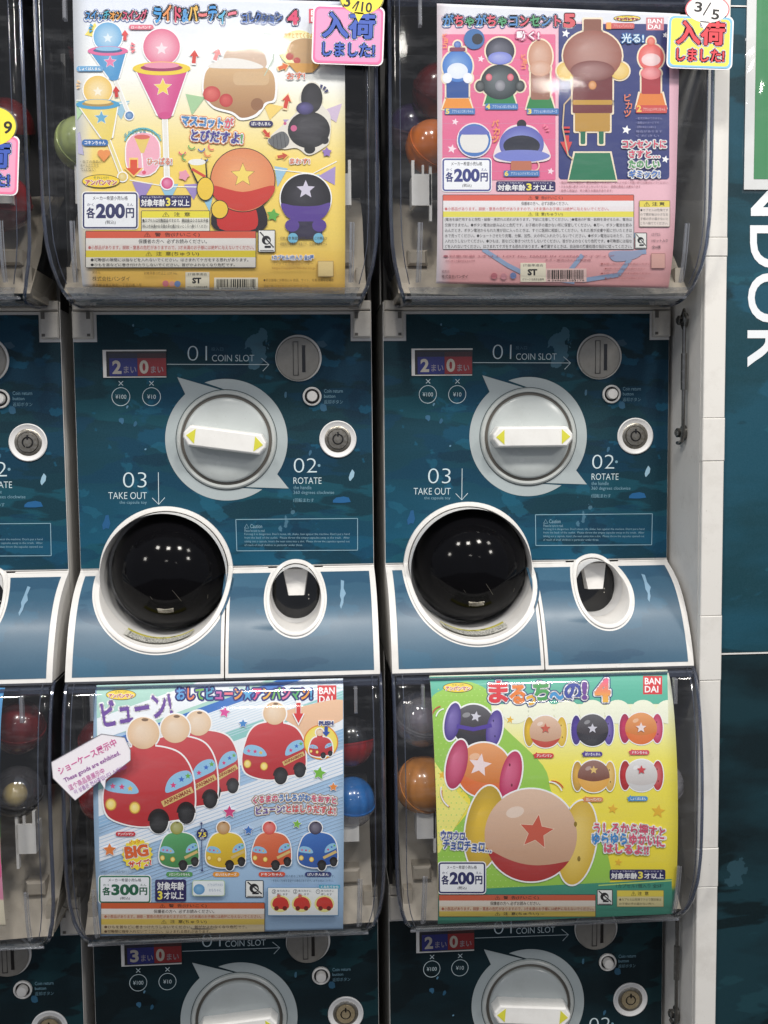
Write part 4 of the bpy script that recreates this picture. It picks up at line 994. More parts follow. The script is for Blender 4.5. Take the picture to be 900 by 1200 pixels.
def st_mark(S_, x0, y0, x1, y1):
    p = S_.P(); w_, h_ = x1-x0, y1-y0; p.rrect(x0, y0, x1, y1, 1, (244, 236, 212)); p.text('ST', x0+w_*0.28, y0+h_*0.32, x0+w_*0.66, y0+h_*0.66, (30, 30, 34), 0.05)
    p.text('ST基準適合', x0+w_*0.1, y0+h_*0.06, x0+w_*0.9, y0+h_*0.2, (70, 70, 70)); p.text('STマーク 玩具安全基準', x0+w_*0.08, y0+h_*0.8, x0+w_*0.92, y0+h_*0.93, (70, 70, 70)); return S_.done(p, 'safety_mark')
def pill(p, t, x0, y0, x1, y1, col, rot=0):
    p.rrect(x0, y0, x1, y1, (y1-y0)/2, col, rot=rot); p.text(t, x0+(x1-x0)*0.1, y0+(y1-y0)*0.2, x1-(x1-x0)*0.1, y1-(y1-y0)*0.18, WH, 0.02, rot=rot)
def arrow(p, x, y, w_, h_, rot, col, border=None):
    pts = [(-w_*0.22, h_/2), (-w_*0.22, -h_*0.02), (-w_/2, -h_*0.02), (0, -h_/2), (w_/2, -h_*0.02), (w_*0.22, -h_*0.02), (w_*0.22, h_/2)]
    c, d = math.cos(math.radians(rot)), math.sin(math.radians(rot))
    if border: p.poly([(x+(a*c-b_*d)*1.25, y+(a*d+b_*c)*1.25) for a, b_ in pts], border)
    p.poly([(x+a*c-b_*d, y+a*d+b_*c) for a, b_ in pts], col)
def flag(p, x, y, w_, h_, col, rot=0, a=0.8):
    c, d = math.cos(math.radians(rot)), math.sin(math.radians(rot))
    p.poly([(x+u*c-v*d, y+u*d+v*c) for u, v in ((-w_/2, 0), (w_/2, 0), (0, h_))], col)
def rays3(p, x, y, r, a0, col, n=3, r2=None):
    for i in range(n):
        q = math.radians(a0+i*26); p.poly([(x+r*math.cos(q-0.09), y+r*math.sin(q-0.09)), (x+r*1.75*math.cos(q-0.14), y+r*1.75*math.sin(q-0.14)), (x+r*1.75*math.cos(q+0.14), y+r*1.75*math.sin(q+0.14)), (x+r*math.cos(q+0.09), y+r*math.sin(q+0.09))], col)

# ---- yellow sheet, upper middle machine: pull-out cone toys
def bg_ul(a, t):
    c = mixc((228, 234, 246), (250, 250, 244), (t-0.02)/0.25); c = mixc(c, (247, 216, 106), (t-0.28)/0.30); c = mixc(c, (246, 196, 96), (t-0.80)/0.2)
    return mixc((226, 230, 236), c, a/0.03) if a < 0.03 else c
ul = Sheet(0, 0, [(85, -6), (404, 2), (404, 345), (97, 336)], (40, 0, .46667), 'yellow and white toy sheet with coloured cone toys and bunting in the upper middle tank', bg_ul)
p = ul.P()
for x, y, w_, h_, c, r in ((110, 255, 60, 50, (178, 214, 170), 5), (215, 255, 50, 45, (160, 200, 220), -5), (178, 262, 40, 30, (250, 214, 100), 0), (405, 240, 50, 50, (170, 208, 160), 10), (745, 270, 60, 40, (210, 190, 215), -20),
                           (120, 360, 60, 60, (184, 180, 210), 80), (272, 458, 52, 52, (160, 140, 200), 3), (338, 462, 48, 48, (150, 200, 226), 0), (398, 462, 44, 40, (160, 140, 200), -4), (432, 470, 44, 62, (150, 200, 226), -8),
                           (600, 262, 54, 40, (245, 214, 120), 12), (650, 300, 50, 40, (180, 160, 205), 0), (620, 420, 34, 50, (160, 200, 225), 10), (735, 430, 50, 40, (170, 150, 205), -30), (700, 440, 34, 44, (160, 204, 226), -10), (140, 72, 40, 40, (245, 225, 110), -50)):
    flag(p, x, y, w_, h_, c, r)
p.line([(96, 250), (180, 262), (240, 258)], 2.5, (250, 250, 240)); p.line([(240, 452), (330, 468), (440, 470)], 2.5, (250, 250, 240)); p.line([(600, 425), (700, 436), (760, 405)], 2.5, (250, 250, 240))
ul.done(p, 'bunting_print')
p = ul.P(); KO = [(NAVY if False else (70, 120, 190), 4.6), (WH, 2.6)]
cy = [(80, 160, 220), (80, 160, 220), (70, 190, 190), (70, 190, 190), (230, 160, 70), (240, 190, 60), (80, 160, 220), (220, 90, 130), (90, 150, 220), (240, 180, 60), (220, 90, 120)]
p.text('スイッチオンスイング', 128, 26, 283, 52, WH, 0.03, outline=[((88, 112, 184), 5), (WH, 3)], colors=[(74, 150, 220), (74, 150, 220), (74, 150, 220), (70, 175, 200), (236, 160, 70), (236, 160, 70), (226, 92, 130), (226, 92, 130), (226, 92, 130), (226, 92, 130)], wave=lambda u: 2*np.sin(u*30))
p.text('ライド&パーティー', 300, 14, 508, 58, WH, 0.04, outline=[((120, 130, 180), 5.5), (WH, 3.5)], colors=[(62, 160, 226), (240, 150, 80), (226, 80, 110), (90, 160, 220), (240, 190, 80), (236, 120, 120), (60, 150, 220), (90, 180, 220), (236, 120, 140)], wave=lambda u: 3*np.sin(u*24))
p.text('コレクション', 522, 32, 622, 58, (80, 120, 200), 0.03, outline=[((88, 112, 184), 4.5), ((240, 246, 255), 2.6)], wave=lambda u: 2.5*np.sin(u*26)); p.text('4', 636, 26, 664, 62, (222, 66, 110), 0.05, outline=[((60, 60, 130), 5), (WH, 2.5)], res=4)
ul.done(p, 'title_lettering')
maker_logo(ul, 690, 22, 748, 58, (222, 90, 110))
def cone_toy(S_, cx, ytop, w_, ytip, sx, sy, rim, cone, dome, dcy, dr, tilt=0, ball=None, stick=(238, 236, 228)):
    p = S_.P(); tipx = cx+tilt
    p.line([(tipx, ytip-6), (sx, sy)], w_*0.10+2, WH); p.line([(tipx, ytip-6), (sx, sy)], w_*0.07, stick)
    p.disc(sx, sy, w_*0.12+2, col=WH); p.disc(sx, sy, w_*0.11, col=ball or rim, col2=mixc(ball or rim, (255, 255, 255), 0.5))
    p.disc(cx, dcy, dr+3, dr+3, WH); p.disc(cx, dcy, dr, dr, dome, mixc(dome, (255, 255, 255), 0.55), hl=(0.1, 0.1), n=36)
    p.star(cx, dcy+dr*0.1, dr*0.36, mixc(dome, (255, 255, 255), 0.8))
    p.poly([(cx-w_/2-3, ytop), (cx+w_/2+3, ytop), (tipx+w_*0.14+3, ytip), (tipx, ytip+w_*0.08), (tipx-w_*0.14-3, ytip)], WH)
    g = lambda q: mixc(mixc(cone, (255, 255, 255), 0.35), cone, abs((q[0]-cx)/(w_*0.5))+0.2+(q[1]-ytop)/(ytip-ytop)*0.4)
    k = 7
    for i in range(k):
        u0, u1 = i/k, (i+1)/k; X = lambda u, t: (cx-w_/2+w_*u)*(1-t)+(tipx-w_*0.13+w_*0.26*u)*t
        p.poly([(X(u0, 0), ytop), (X(u1, 0), ytop), (X(u1, 1), ytip), (X(u0, 1), ytip)], cone, grad=g, lay=30)
    p.disc(tipx, ytip, w_*0.13, w_*0.07, cone, lay=31)
    p.star(cx+tilt*0.4, ytop+(ytip-ytop)*0.40, w_*0.17, mixc(rim, (255, 255, 255), 0.15), border=WH, bw=1)
    p.disc(cx, ytop, w_*0.55, w_*0.13, rim, n=36, lay=34); p.disc(cx, ytop-w_*0.015, w_*0.40, w_*0.07, mixc(cone, (60, 20, 40), 0.35), n=30, lay=35); p.disc(cx, ytop-w_*0.06, w_*0.34, w_*0.06, mixc(dome, (255, 255, 255), 0.25), n=30, lay=36)
    S_.done(p, 'toy_picture')
cone_toy(ul, 185, 128, 92, 196, 239, 290, (226, 110, 160), (74, 150, 205), (110, 175, 220), 92, 36, tilt=15, ball=(50, 110, 175))
cone_toy(ul, 160, 262, 100, 346, 222, 444, (74, 160, 205), (238, 214, 110), (240, 200, 100), 226, 36, tilt=22, ball=(226, 196, 90), stick=(236, 220, 140))
cone_toy(ul, 320, 172, 132, 290, 334, 460, (240, 210, 70), (212, 78, 140), (228, 118, 150), 118, 46, tilt=8, ball=(214, 50, 120))
p = ul.P()
p.rrect(228, 330, 318, 444, 42, (246, 178, 196), WH, 3); p.line([(270, 385), (274, 432)], 3, WH); p.disc(276, 433, 5, col=(230, 90, 120))
p.poly([(252, 346), (290, 346), (276, 384), (268, 384)], (235, 205, 110)); p.disc(271, 344, 20, 6, (222, 110, 100)); p.arc(273, 370, 48, 200, 340, 4, (110, 190, 200))
p.text('もりあがるぱーてぃー', 226, 320, 318, 334, (70, 160, 180), 0.02, wave=lambda u: 14*(2*u-1)**2)
arrow(p, 250, 421, 40, 40, 180, (226, 82, 50), (250, 214, 120)); p.text('ひっぱる!', 284, 396, 346, 414, (240, 130, 100), 0.02, outline=[(WH, 2.2)])
ul.done(p, 'pull_diagram')
p = ul.P()
p.poly(smooth_loop([(422, 205), (432, 170), (470, 152), (560, 158), (606, 182), (608, 250), (585, 262), (560, 292), (520, 302), (495, 286), (450, 272), (425, 240)]), WH)
g = lambda q: mixc((222, 186, 140), (168, 124, 86), (q[1]-160)/130)
p.poly(smooth_loop([(426, 206), (436, 174), (470, 157), (558, 163), (600, 186), (603, 246), (580, 258), (556, 286), (522, 296), (498, 281), (452, 267), (429, 238)]), (196, 156, 112), grad=g)
p.disc(446, 236, 22, 20, (196, 66, 66), (226, 120, 112)); p.disc(482, 252, 17, 17, (190, 60, 62), (216, 100, 96)); p.rrect(500, 180, 590, 214, 12, (214, 180, 138)); p.disc(560, 262, 16, col=(150, 106, 74))
p.poly(smooth_loop([(484, 165), (482, 128), (512, 108), (556, 112), (580, 140), (574, 172)]), (214, 186, 164)); p.poly(smooth_loop([(436, 168), (480, 146), (540, 152), (575, 170), (500, 172)]), (240, 236, 230))
arrow(p, 459, 136, 22, 32, 20, (236, 150, 150), WH); arrow(p, 402, 142, 22, 34, 4, (214, 70, 60), WH)
p.line([(578, 190), (600, 150), (604, 110), (594, 84), (574, 80)], 2.2, (190, 210, 190))
ul.done(p, 'toy_picture')
p = ul.P()
p.disc(664, 122, 50, 46, (250, 240, 170), (255, 250, 225)); p.poly(smooth_loop([(636, 130), (645, 106), (680, 96), (716, 108), (718, 150), (690, 162), (650, 152)]), (196, 158, 112)); p.disc(642, 142, 10, 9, (190, 80, 74)); p.disc(660, 152, 9, 8, (190, 76, 72))
p.poly([(636, 158), (720, 160), (700, 182), (660, 184)], (216, 160, 80)); arrow(p, 626, 168, 20, 26, 70, (226, 110, 60), (250, 220, 160))
p.text('おすとでてくるよ', 628, 82, 700, 96, (230, 170, 60), 0.02); p.text('おす!', 634, 182, 680, 200, (236, 120, 90), 0.02, outline=[(WH, 2)])
ul.done(p, 'push_diagram')
p = ul.P()
p.poly(smooth_loop([(586, 352), (640, 300), (668, 268), (668, 236), (690, 206), (716, 214), (722, 260), (744, 290), (742, 352), (726, 372), (690, 390), (660, 372), (622, 374)]), (232, 226, 214))
p.disc(697, 246, 27, 38, (30, 28, 32), (54, 52, 58)); p.disc(690, 326, 53, 46, (28, 27, 30), (70, 68, 74), hl=(-0.35, -0.5)); p.disc(680, 272, 22, 16, (50, 44, 88), (96, 88, 150))
p.poly(smooth_loop([(587, 352), (622, 330), (640, 346), (636, 366), (612, 374)]), (104, 106, 108))
for i in range(4): p.line([(600+i*9, 344-i*4), (602+i*10, 372-i*0.5)], 1.4, (70, 70, 72))
p.disc(652, 322, 8, col=(206, 96, 140)); p.disc(620+10, 310, 4, col=(206, 96, 140)); p.disc(692, 374, 14, 12, (24, 23, 26)); p.disc(730, 352, 10, 10, (24, 23, 26))
arrow(p, 634, 254, 22, 36, 12, (214, 66, 50), (250, 226, 180)); arrow(p, 584, 336, 18, 24, 140, (206, 70, 50), (250, 220, 140)); arrow(p, 624, 392, 18, 26, 80, (200, 80, 50), (250, 214, 110))
rays3(p, 716, 236, 14, -75, (60, 60, 110)); pill(p, 'ばいきんまん', 540, 303, 600, 318, (50, 46, 100)); p.text('まわす!', 642, 398, 692, 412, (236, 130, 90), 0.02, outline=[(WH, 2)])
ul.done(p, 'toy_picture')
p = ul.P()
p.text('マスコットが', 370, 292, 500, 320, WH, 0.03, outline=[((240, 140, 70), 5), (WH, 3)], colors=[(50, 130, 200)]*5+[(230, 90, 110)], rot=4)
p.text('とびだすよ!', 394, 328, 524, 358, WH, 0.03, outline=[((240, 140, 70), 5), (WH, 3)], colors=[(70, 60, 150)]*5+[(90, 170, 90)], rot=4)
ul.done(p, 'slogan_lettering')
p = ul.P()
for a, c in (((238, 98), (240, 190, 60)), ((238, 66), (90, 180, 210))): pass
pill(p, 'ロールパンナ', 238, 62, 300, 74, (230, 120, 140)); pill(p, 'しょくぱんまん', 106, 166, 174, 179, (110, 170, 215)); pill(p, 'コキンちゃん', 120, 350, 186, 366, (50, 110, 180))
rays3(p, 158, 72, 12, 160, (60, 160, 210)); rays3(p, 266, 118, 14, 150, (240, 130, 140)); rays3(p, 126, 214, 12, 160, (240, 200, 150)); arrow(p, 228, 88, 18, 26, 0, (226, 80, 80)); arrow(p, 206, 230, 18, 28, -4, (206, 50, 46))
p.disc(168, 384, 9, 8, (240, 150, 80)); p.disc(182, 384, 9, 8, (240, 150, 80)); p.poly([(159, 388), (191, 388), (175, 406)], (240, 150, 80))
for i, t in enumerate(('・全ての商品の', 'チームのたから', 'ではない')): p.text(t, 116, 402+i*10, 170-i*8, 409+i*10, (90, 80, 60))
p.star(740-5, 382, 13, (150, 120, 190), k=0.6); p.star(600, 540, 17, (104, 180, 80), k=0.55, rot=10); p.star(376, 440, 15, (236, 160, 180), k=0.7, rot=20)
for x, y, c, r in ((372, 380, (220, 90, 120), 6), (396, 366, (110, 180, 90), 20), (420, 372, (70, 110, 190), 0), (436, 384, (236, 140, 90), 30), (446, 368, (240, 120, 110), 50), (380, 394, (90, 170, 100), 80), (428, 398, (80, 120, 190), 10)):
    p.arc(x, y, 8, r, r+170, 3, c, 8)
ul.done(p, 'decoration_print')
# plain ball-shaped toys printed large (generic)
p = ul.P()
p.poly([(386, 410), (432, 400), (436, 456), (408, 460)], (30, 28, 30)); p.poly([(390, 413), (429, 404), (432, 452), (411, 456)], (240, 214, 90)); p.disc(409, 407, 22, 8, (240, 240, 236)); p.line([(396, 424), (430, 444)], 7, (214, 80, 60))
p.poly(smooth_loop([(462, 502), (520, 492), (570, 506), (578, 574), (452, 574)]), (40, 34, 40)); p.poly(smooth_loop([(470, 510), (520, 498), (552, 512), (556, 574), (466, 574)]), (206, 52, 48))
p.disc(524, 452, 82, 81, (40, 28, 26), n=60); p.disc(524, 452, 80, 79, (226, 140, 92), (240, 166, 116), n=60)
p.poly(smooth_loop([(446, 466), (524, 482), (602, 466), (584, 506), (524, 530), (464, 506)]), (206, 62, 50)); p.star(524, 440, 30, (248, 220, 110), border=(40, 28, 26), bw=1)
p.disc(430, 474, 22, 30, (40, 34, 30), n=30); p.disc(430, 474, 20, 28, (242, 204, 70), n=30); p.disc(466, 526, 22, 24, (40, 34, 30)); p.disc(466, 526, 20, 22, (242, 204, 70))
ul.done(p, 'toy_picture')
p = ul.P()
p.disc(682, 498, 66, 64, WH, n=50); p.disc(682, 498, 63, 61, (26, 24, 30), (60, 58, 66), n=50); p.poly(smooth_loop([(620, 512), (650, 516), (682, 518), (716, 516), (744, 510), (728, 545), (682, 559), (636, 545)]), (92, 66, 150)); p.star(682, 476, 24, (214, 208, 226))
p.rrect(640, 556, 724, 600, 10, (50, 44, 70)); p.disc(648, 566, 18, 16, (92, 66, 150)); p.disc(716, 566, 18, 16, (92, 66, 150)); p.disc(650, 598, 13, col=(120, 190, 220)); p.disc(714, 598, 13, col=(120, 190, 220))
ul.done(p, 'toy_picture')
price_box(ul, 122, 483, 260, 574, '200', NAVY); age_box(ul, 265, 490, 394, 521); series_logo(ul, 168, 455, 48, 17)
warn_box(ul, 270, 530, 440, [(17, (240, 226, 70), [('⚠  注  意', 322, 392, (40, 38, 20))]), (34, (240, 238, 226), [])])
p = ul.P(); p.text('●カプセルは可動部品ですので、開封後は小さなお子様', 272, 549, 437, 558, (60, 60, 60), 0.01, lay=12); p.text('特に3才未満のお子様の手の届かないところへ捨ててください', 272, 563, 437, 572, (60, 60, 60), 0.01, lay=12)
p.text('1カプセル1個入り 全5種', 598, 640, 702, 653, (80, 120, 190), 0.02, outline=[(WH, 1.5)]); p.text('バンダイお客様相談センター', 598, 658, 700, 666, (150, 110, 60)); p.text('https://support.bandai.co.jp', 598, 670, 706, 678, (170, 120, 60))
p.text('・印刷:東京 製造国:中国 ご注意:この商品は', 614, 594, 736, 602, (90, 80, 60)); p.text('・自動販売機専用の商品です。交換はできません', 614, 608, 736, 616, (90, 80, 60))
p.text('株式会社バンダイ', 146, 694, 240, 706, (60, 54, 44), 0.0); p.text('東京都台東区駒形一丁目四番八号', 146, 712, 270, 720, (130, 100, 60)); p.text('BANDAI 2021 MADE IN CHINA', 150, 722, 296, 730, (90, 76, 50)); p.text('発売元', 146, 680, 166, 688, (120, 96, 60)); p.text('対象年齢:3才以上 LOT No.', 276, 682, 360, 690, (130, 100, 60))
p.disc(330, 712, 8, col=(226, 130, 140)); p.disc(346, 713, 7, col=(240, 170, 150)); p.disc(360, 713, 8, col=(120, 150, 200)); p.text('●表示価格に消費税込み 商品、サイト、写真 は異なる場合', 576, 700, 752, 707, (110, 86, 50)); p.text('自由に遊んだあとはパッケージにしまってね', 578, 716, 690, 723, (140, 110, 60))
p.rrect(712, 655, 752, 695, 2, (240, 214, 150), (180, 150, 96), 1.4)
ul.done(p, 'small_print')
warn_box(ul, 130, 581, 556, [(17, (222, 96, 70), [('⚠  警  告(けいこく)', 276, 416, (50, 28, 24))]), (16, (232, 228, 222), [('保護者の方へ  必ずお読みください。', 262, 434, (70, 66, 66))]), (15, (228, 218, 212), [('●小部品があります。誤飲・窒息の危険がありますので、3才未満のお子様には絶対に与えないでください。', 136, 552, (186, 96, 90))]),
    (17, (226, 206, 66), [('⚠  注  意(ちゅうい)', 280, 414, (60, 54, 24))]), (13, (226, 222, 214), [('●可動部の隙間には指などを入れないでください。はさまれてケガをする恐れがあります。', 142, 538, (50, 48, 48))]), (12, (224, 220, 210), [('●ひもを首などに巻き付けたりしないでください。首がかよわなくなり危険です。', 142, 504, (50, 48, 48))])])
icon03(ul, 562, 577, 606, 634); barcode(ul, 452, 697, 562, 728, 3); st_mark(ul, 380, 683, 440, 727)

# ---- pink sheet, upper right machine: plug light toys
def bg_ur(a, t):
    c = mixc((238, 190, 206), (240, 190, 200), t); c = mixc(c, (232, 168, 168), (t-0.7)/0.3)
    if t < 0.045: c = (226, 228, 236)
    return mixc((236, 226, 232), c, a/0.02)
ur = Sheet(0, 1, [(512, 4), (797, 16), (783, 338), (511, 332)], (440, 0, .46667), 'pink and navy toy sheet with figure shaped plug lights in the upper right tank', bg_ur)
p = ur.P()
p.rrect(168, 86, 452, 452, 3, (228, 110, 150)); g = None
for i in range(9): p.line([(168, 110+i*40), (452, 110+i*40)], 1.6, (220, 130, 164))
p.rrect(460, 60, 738, 450, 8, (48, 58, 120))
for x, y, r, c in ((478, 84, 11, WH), (265, 148, 9, (250, 225, 235)), (200, 306, 9, (250, 225, 235)), (192, 374, 12, (250, 225, 235)), (440, 430, 9, (250, 225, 235)), (630, 326, 12, WH), (728, 400, 10, WH), (300, 112, 6, WH), (728, 88, 8, WH)): p.star(x, y, r, c, rot=12)
ur.done(p, 'backdrop_print')
p = ur.P(); OL = [((60, 90, 160), 4.6), (WH, 2.4)]
p.text('がちゃがちゃコンセント', 170, 36, 466, 68, WH, 0.035, outline=OL, colors=[(80, 140, 200), (222, 90, 110), (80, 160, 110), (80, 140, 200), (222, 90, 110), (80, 160, 110), (80, 140, 200), (222, 90, 110), (80, 160, 110), (80, 140, 200), (222, 90, 110)])
p.text('5', 472, 34, 502, 70, (216, 90, 100), 0.06, outline=[(WH, 2.4)], res=4); ur.done(p, 'title_lettering')
maker_logo(ur, 680, 44, 724, 76, (214, 130, 140)); series_logo(ur, 632, 46, 34, 8)
def plug_toy(S_, cx, base_y, w_, parts, base, nm='toy_picture', prong=None):
    """parts: (kind, y, rx, ry, colour)"""
    p = S_.P(); q = S_.P()
    for off, dark in ((4, False), (0, True)):
        for k, (kind, x, y, rx, ry, c) in enumerate(parts):
            cc = c if dark else (242, 226, 200); c2 = mixc(c, (255, 255, 255), 0.35) if dark else None
            L = 20+k if dark else 4
            if kind == 'o': p.disc(cx+x, y, rx+off, ry+off, cc, c2, n=30, lay=L)
            elif kind == 'r': p.rrect(cx+x-rx-off, y-ry-off, cx+x+rx+off, y+ry+off, 4, cc, lay=L, grad=(lambda v, c=c, x=x, rx=rx: mixc(mixc(c, (255, 255, 255), 0.2), mixc(c, (0, 0, 0), 0.15), abs(v[0]-cx-x)/rx)) if dark else None)
            else: p.poly([(cx+x-rx-off, y-ry-off), (cx+x+rx+off, y-ry-off), (cx+x+ry*0+rx*1.35+off, y+ry+off), (cx+x-rx*1.35-off, y+ry+off)], cc, lay=L)
    S_.done(p, nm)
plug_toy(ur, 206, 270, 50, [('r', 0, 224, 28, 22, (46, 96, 180)), ('o', 0, 166, 38, 40, (60, 120, 200)), ('o', 0, 178, 26, 20, (224, 232, 246)), ('o', -26, 196, 12, 13, (238, 240, 248)), ('o', 26, 196, 12, 13, (238, 240, 248)), ('o', 0, 112, 9, 9, (60, 100, 180)), ('r', 0, 124, 20, 5, (150, 70, 100)), ('t', 0, 260, 28, 13, (236, 150, 60))], None)
plug_toy(ur, 313, 270, 60, [('t', 0, 246, 30, 16, (40, 130, 80)), ('o', 0, 206, 48, 44, (30, 44, 50)), ('o', 0, 215, 13, 14, (120, 120, 130)), ('o', -28, 194, 8, 9, (214, 90, 110)), ('o', 26, 194, 8, 9, (214, 90, 110)), ('o', 0, 128, 36, 34, (34, 36, 58)), ('o', 0, 146, 30, 16, (120, 130, 210)), ('o', -50, 216, 12, 14, (26, 34, 38)), ('o', 50, 216, 12, 14, (26, 34, 38))], None)
plug_toy(ur, 414, 270, 50, [('t', 0, 258, 26, 14, (36, 130, 70)), ('r', 0, 216, 24, 34, (176, 116, 96)), ('o', 0, 142, 30, 42, (196, 140, 112)), ('o', 0, 172, 26, 20, (206, 156, 130))], None)
plug_toy(ur, 692, 270, 50, [('t', 0, 252, 28, 18, (226, 130, 60)), ('r', 0, 212, 24, 24, (200, 60, 74)), ('o', 0, 144, 32, 34, (224, 90, 84)), ('o', 0, 150, 24, 16, (240, 204, 204)), ('o', 0, 104, 10, 11, (220, 90, 70)), ('o', 0, 184, 26, 16, (228, 120, 124))], None)
plug_toy(ur, 545, 270, 120, [('t', 0, 418, 44, 34, (34, 120, 84)), ('r', -24, 336, 6, 26, (36, 130, 96)), ('r', 22, 336, 6, 26, (36, 130, 96)), ('r', 0, 306, 44, 24, (222, 170, 74)), ('r', 0, 236, 50, 48, (132, 52, 58)), ('r', 0, 257, 50, 6, (228, 176, 70)), ('r', 0, 70, 22, 22, (160, 100, 82)), ('o', -66, 178, 24, 22, (228, 190, 96)), ('o', 68, 178, 24, 22, (228, 190, 96)), ('o', 0, 140, 74, 64, (150, 88, 74)), ('o', 0, 178, 56, 26, (124, 66, 62)), ('o', 0, 214, 10, 11, (206, 130, 60))], None)
p = ur.P()
p.disc(248, 98, 26, col=(60, 110, 170)); p.disc(256, 98, 14, col=(36, 40, 50)); p.disc(248, 352, 44, 44, (240, 230, 235)); p.disc(248, 352, 41, 41, (70, 120, 190)); p.poly(smooth_loop([(212, 350), (230, 326), (266, 326), (284, 350), (270, 380), (226, 380)]), (232, 230, 226)); p.poly(smooth_loop([(210, 336), (230, 318), (266, 318), (286, 336), (250, 338)]), (100, 110, 190))
p.poly(smooth_loop([(296, 396), (312, 350), (334, 320), (366, 312), (400, 320), (420, 350), (440, 396), (400, 408), (330, 408)]), (240, 226, 226)); p.disc(367, 312, 12, col=(34, 34, 44))
p.disc(367, 362, 56, 46, (96, 100, 180), (140, 150, 214), n=40); p.disc(367, 366, 46, 26, (30, 34, 52), n=36); p.poly(smooth_loop([(298, 392), (330, 378), (404, 378), (438, 392), (400, 405), (334, 405)]), (120, 130, 206)); p.rrect(340, 404, 392, 432, 4, (190, 116, 90)); p.arc(398, 416, 13, -60, 120, 3.5, (240, 200, 180))
for n_, t, x0, y0, x1 in (('5', 'アクションコキンちゃん', 174, 272, 250), ('4', 'アクションばいきんまん', 276, 260, 358), ('3', 'アクションめいけんチーズ', 380, 272, 460), ('6', 'アクションバイキンジョウ', 322, 428, 412)):
    p.rrect(x0, y0, x1, y0+15, 2, (76, 124, 186)); p.text(n_, x0+2, y0+1, x0+12, y0+14, (240, 220, 100), 0.04); p.text(t, x0+18, y0+3.5, x1-4, y0+11.5, (210, 226, 244), 0.01)
p.rrect(654, 264, 732, 284, 3, (206, 76, 70)); p.text('2', 656, 264, 668, 281, (240, 200, 90), 0.04); p.text('アクションドキンちゃん', 672, 270, 728, 279, (244, 214, 210)); p.rrect(578, 58, 650, 72, 3, (206, 90, 90)); p.text('1', 580, 56, 592, 73, (240, 170, 90), 0.04); p.text('アクションアンパンマン', 598, 61, 646, 69, (240, 200, 196))
ur.done(p, 'toy_picture')
p = ur.P()
p.text('動く!', 354, 78, 412, 100, (250, 240, 246), 0.03, outline=[((236, 130, 170), 3)]); p.text('光る!', 618, 84, 674, 108, (220, 240, 252), 0.02, outline=[((60, 120, 190), 2.4)])
for t, x, y, n_ in (('ピョコ', 168, 84, 3), ('ピョコ', 366, 136, 3), ('パカッ', 292, 300, 3), ('ピカッ', 624, 236, 3)):
    big = t in ('パカッ', 'ピカッ')
    for i, ch in enumerate(t): w_ = 18 if big else 11; p.text(ch, x+(i % 2)*3, y+i*(w_+2), x+w_+(i % 2)*3, y+i*(w_+2)+w_, (240, 160, 90) if t != 'ピカッ' else (236, 130, 90), 0.02, fit=False)
for i, (t, c) in enumerate((('コンセントに', (222, 80, 110)), ('さすと…', (222, 80, 110)), ('たのしい', (80, 160, 90)), ('ギミック!', (70, 120, 200)))): p.text(t, 620+(i > 0)*16, 352+i*25, 730-(i > 0)*16, 372+i*25, c, 0.03, outline=[(WH, 3)])
for i, t in enumerate(('・電池交換はできません', '・画像はイメージです', '・実際の商品とは異なる', '場合があります', 'ください')): p.text(t, 654, 294+i*11, 720-(i % 3)*8, 300+i*11, (150, 150, 190))
p.poly([(474, 340), (486, 340), (486, 356), (494, 356), (481, 388), (464, 356), (474, 356)], (216, 64, 66)); p.rrect(472, 318, 488, 323, .5, (216, 64, 66)); p.rrect(472, 328, 488, 333, .5, (216, 64, 66))
p.line([(494, 240), (474, 262), (470, 320), (484, 390), (496, 400)], 3.4, (210, 186, 150)); rays3(p, 416, 330, 12, -60, (240, 130, 160))
ur.done(p, 'slogan_lettering')
price_box(ur, 168, 398, 290, 480, '200', (70, 80, 150), (52, 60, 130)); age_box(ur, 303, 455, 452, 481)
p = ur.P()
for (x0, y0), (x1, y1) in (((270, 626), (330, 665)), ((330, 665), (380, 690)), ((380, 690), (500, 708)), ((520, 704), (610, 690)), ((610, 690), (640, 650)), ((480, 690), (520, 640)), ((590, 640), (680, 632)), ((640, 584), (676, 606))): p.line([(x0, y0), (x1, y1)], 11, (150, 172, 205))
p.poly(smooth_loop([(590, 632), (668, 632), (650, 650), (600, 656)]), (160, 170, 200)); ur.done(p, 'ribbon_print')
lines = ['(電池を誤使用すると発熱・破裂・液漏れの恐れがあります。下記に注意してください。)●電池の種類・銘柄を混ぜるため、電池は', '交換できません。●ボタン電池は飲み込むと危険です。お子様の手の届かない所に保管してください。●万一、ボタン電池を飲み', '込んだとき、ボタン電池からもれた液が目に入ったときは、すぐに医師に相談してください。もれた液が皮膚や服に付いたときは', '水で洗ってください。●ショートさせたり充電、分解、加熱、火の中に入れたりしないでください。●ボタン電池はなめたり、口に', '入れたりしないでください。●ひもは、首などに巻きつけたりしないでください。首がかよわなくなり危険です。●可動部には指な', 'どを入れないでください。はさまれてケガをする恐れがあります。●廃棄するときは、自治体の廃棄処理の指示に従ってください。']
warn_box(ur, 170, 490, 648, [(14, (226, 104, 86), [('⚠  警  告(けいこく)', 384, 470, (80, 36, 30))]), (14, (242, 238, 240), [('保護者の方へ、必ずお読みください。', 366, 484, (90, 84, 90))]), (13, (240, 232, 234), [('●小部品があります。誤飲・窒息の危険がありますので、3才未満のお子様には絶対に与えないでください。', 174, 586, (206, 110, 110))]), (14, (236, 226, 90), [('⚠  注  意(ちゅうい)', 384, 470, (70, 66, 30))])]
    + [(13.4, (222, 220, 222), [(t, 174, 644-(i == 9)*40, (70, 68, 70))]) for i, t in enumerate(lines)])
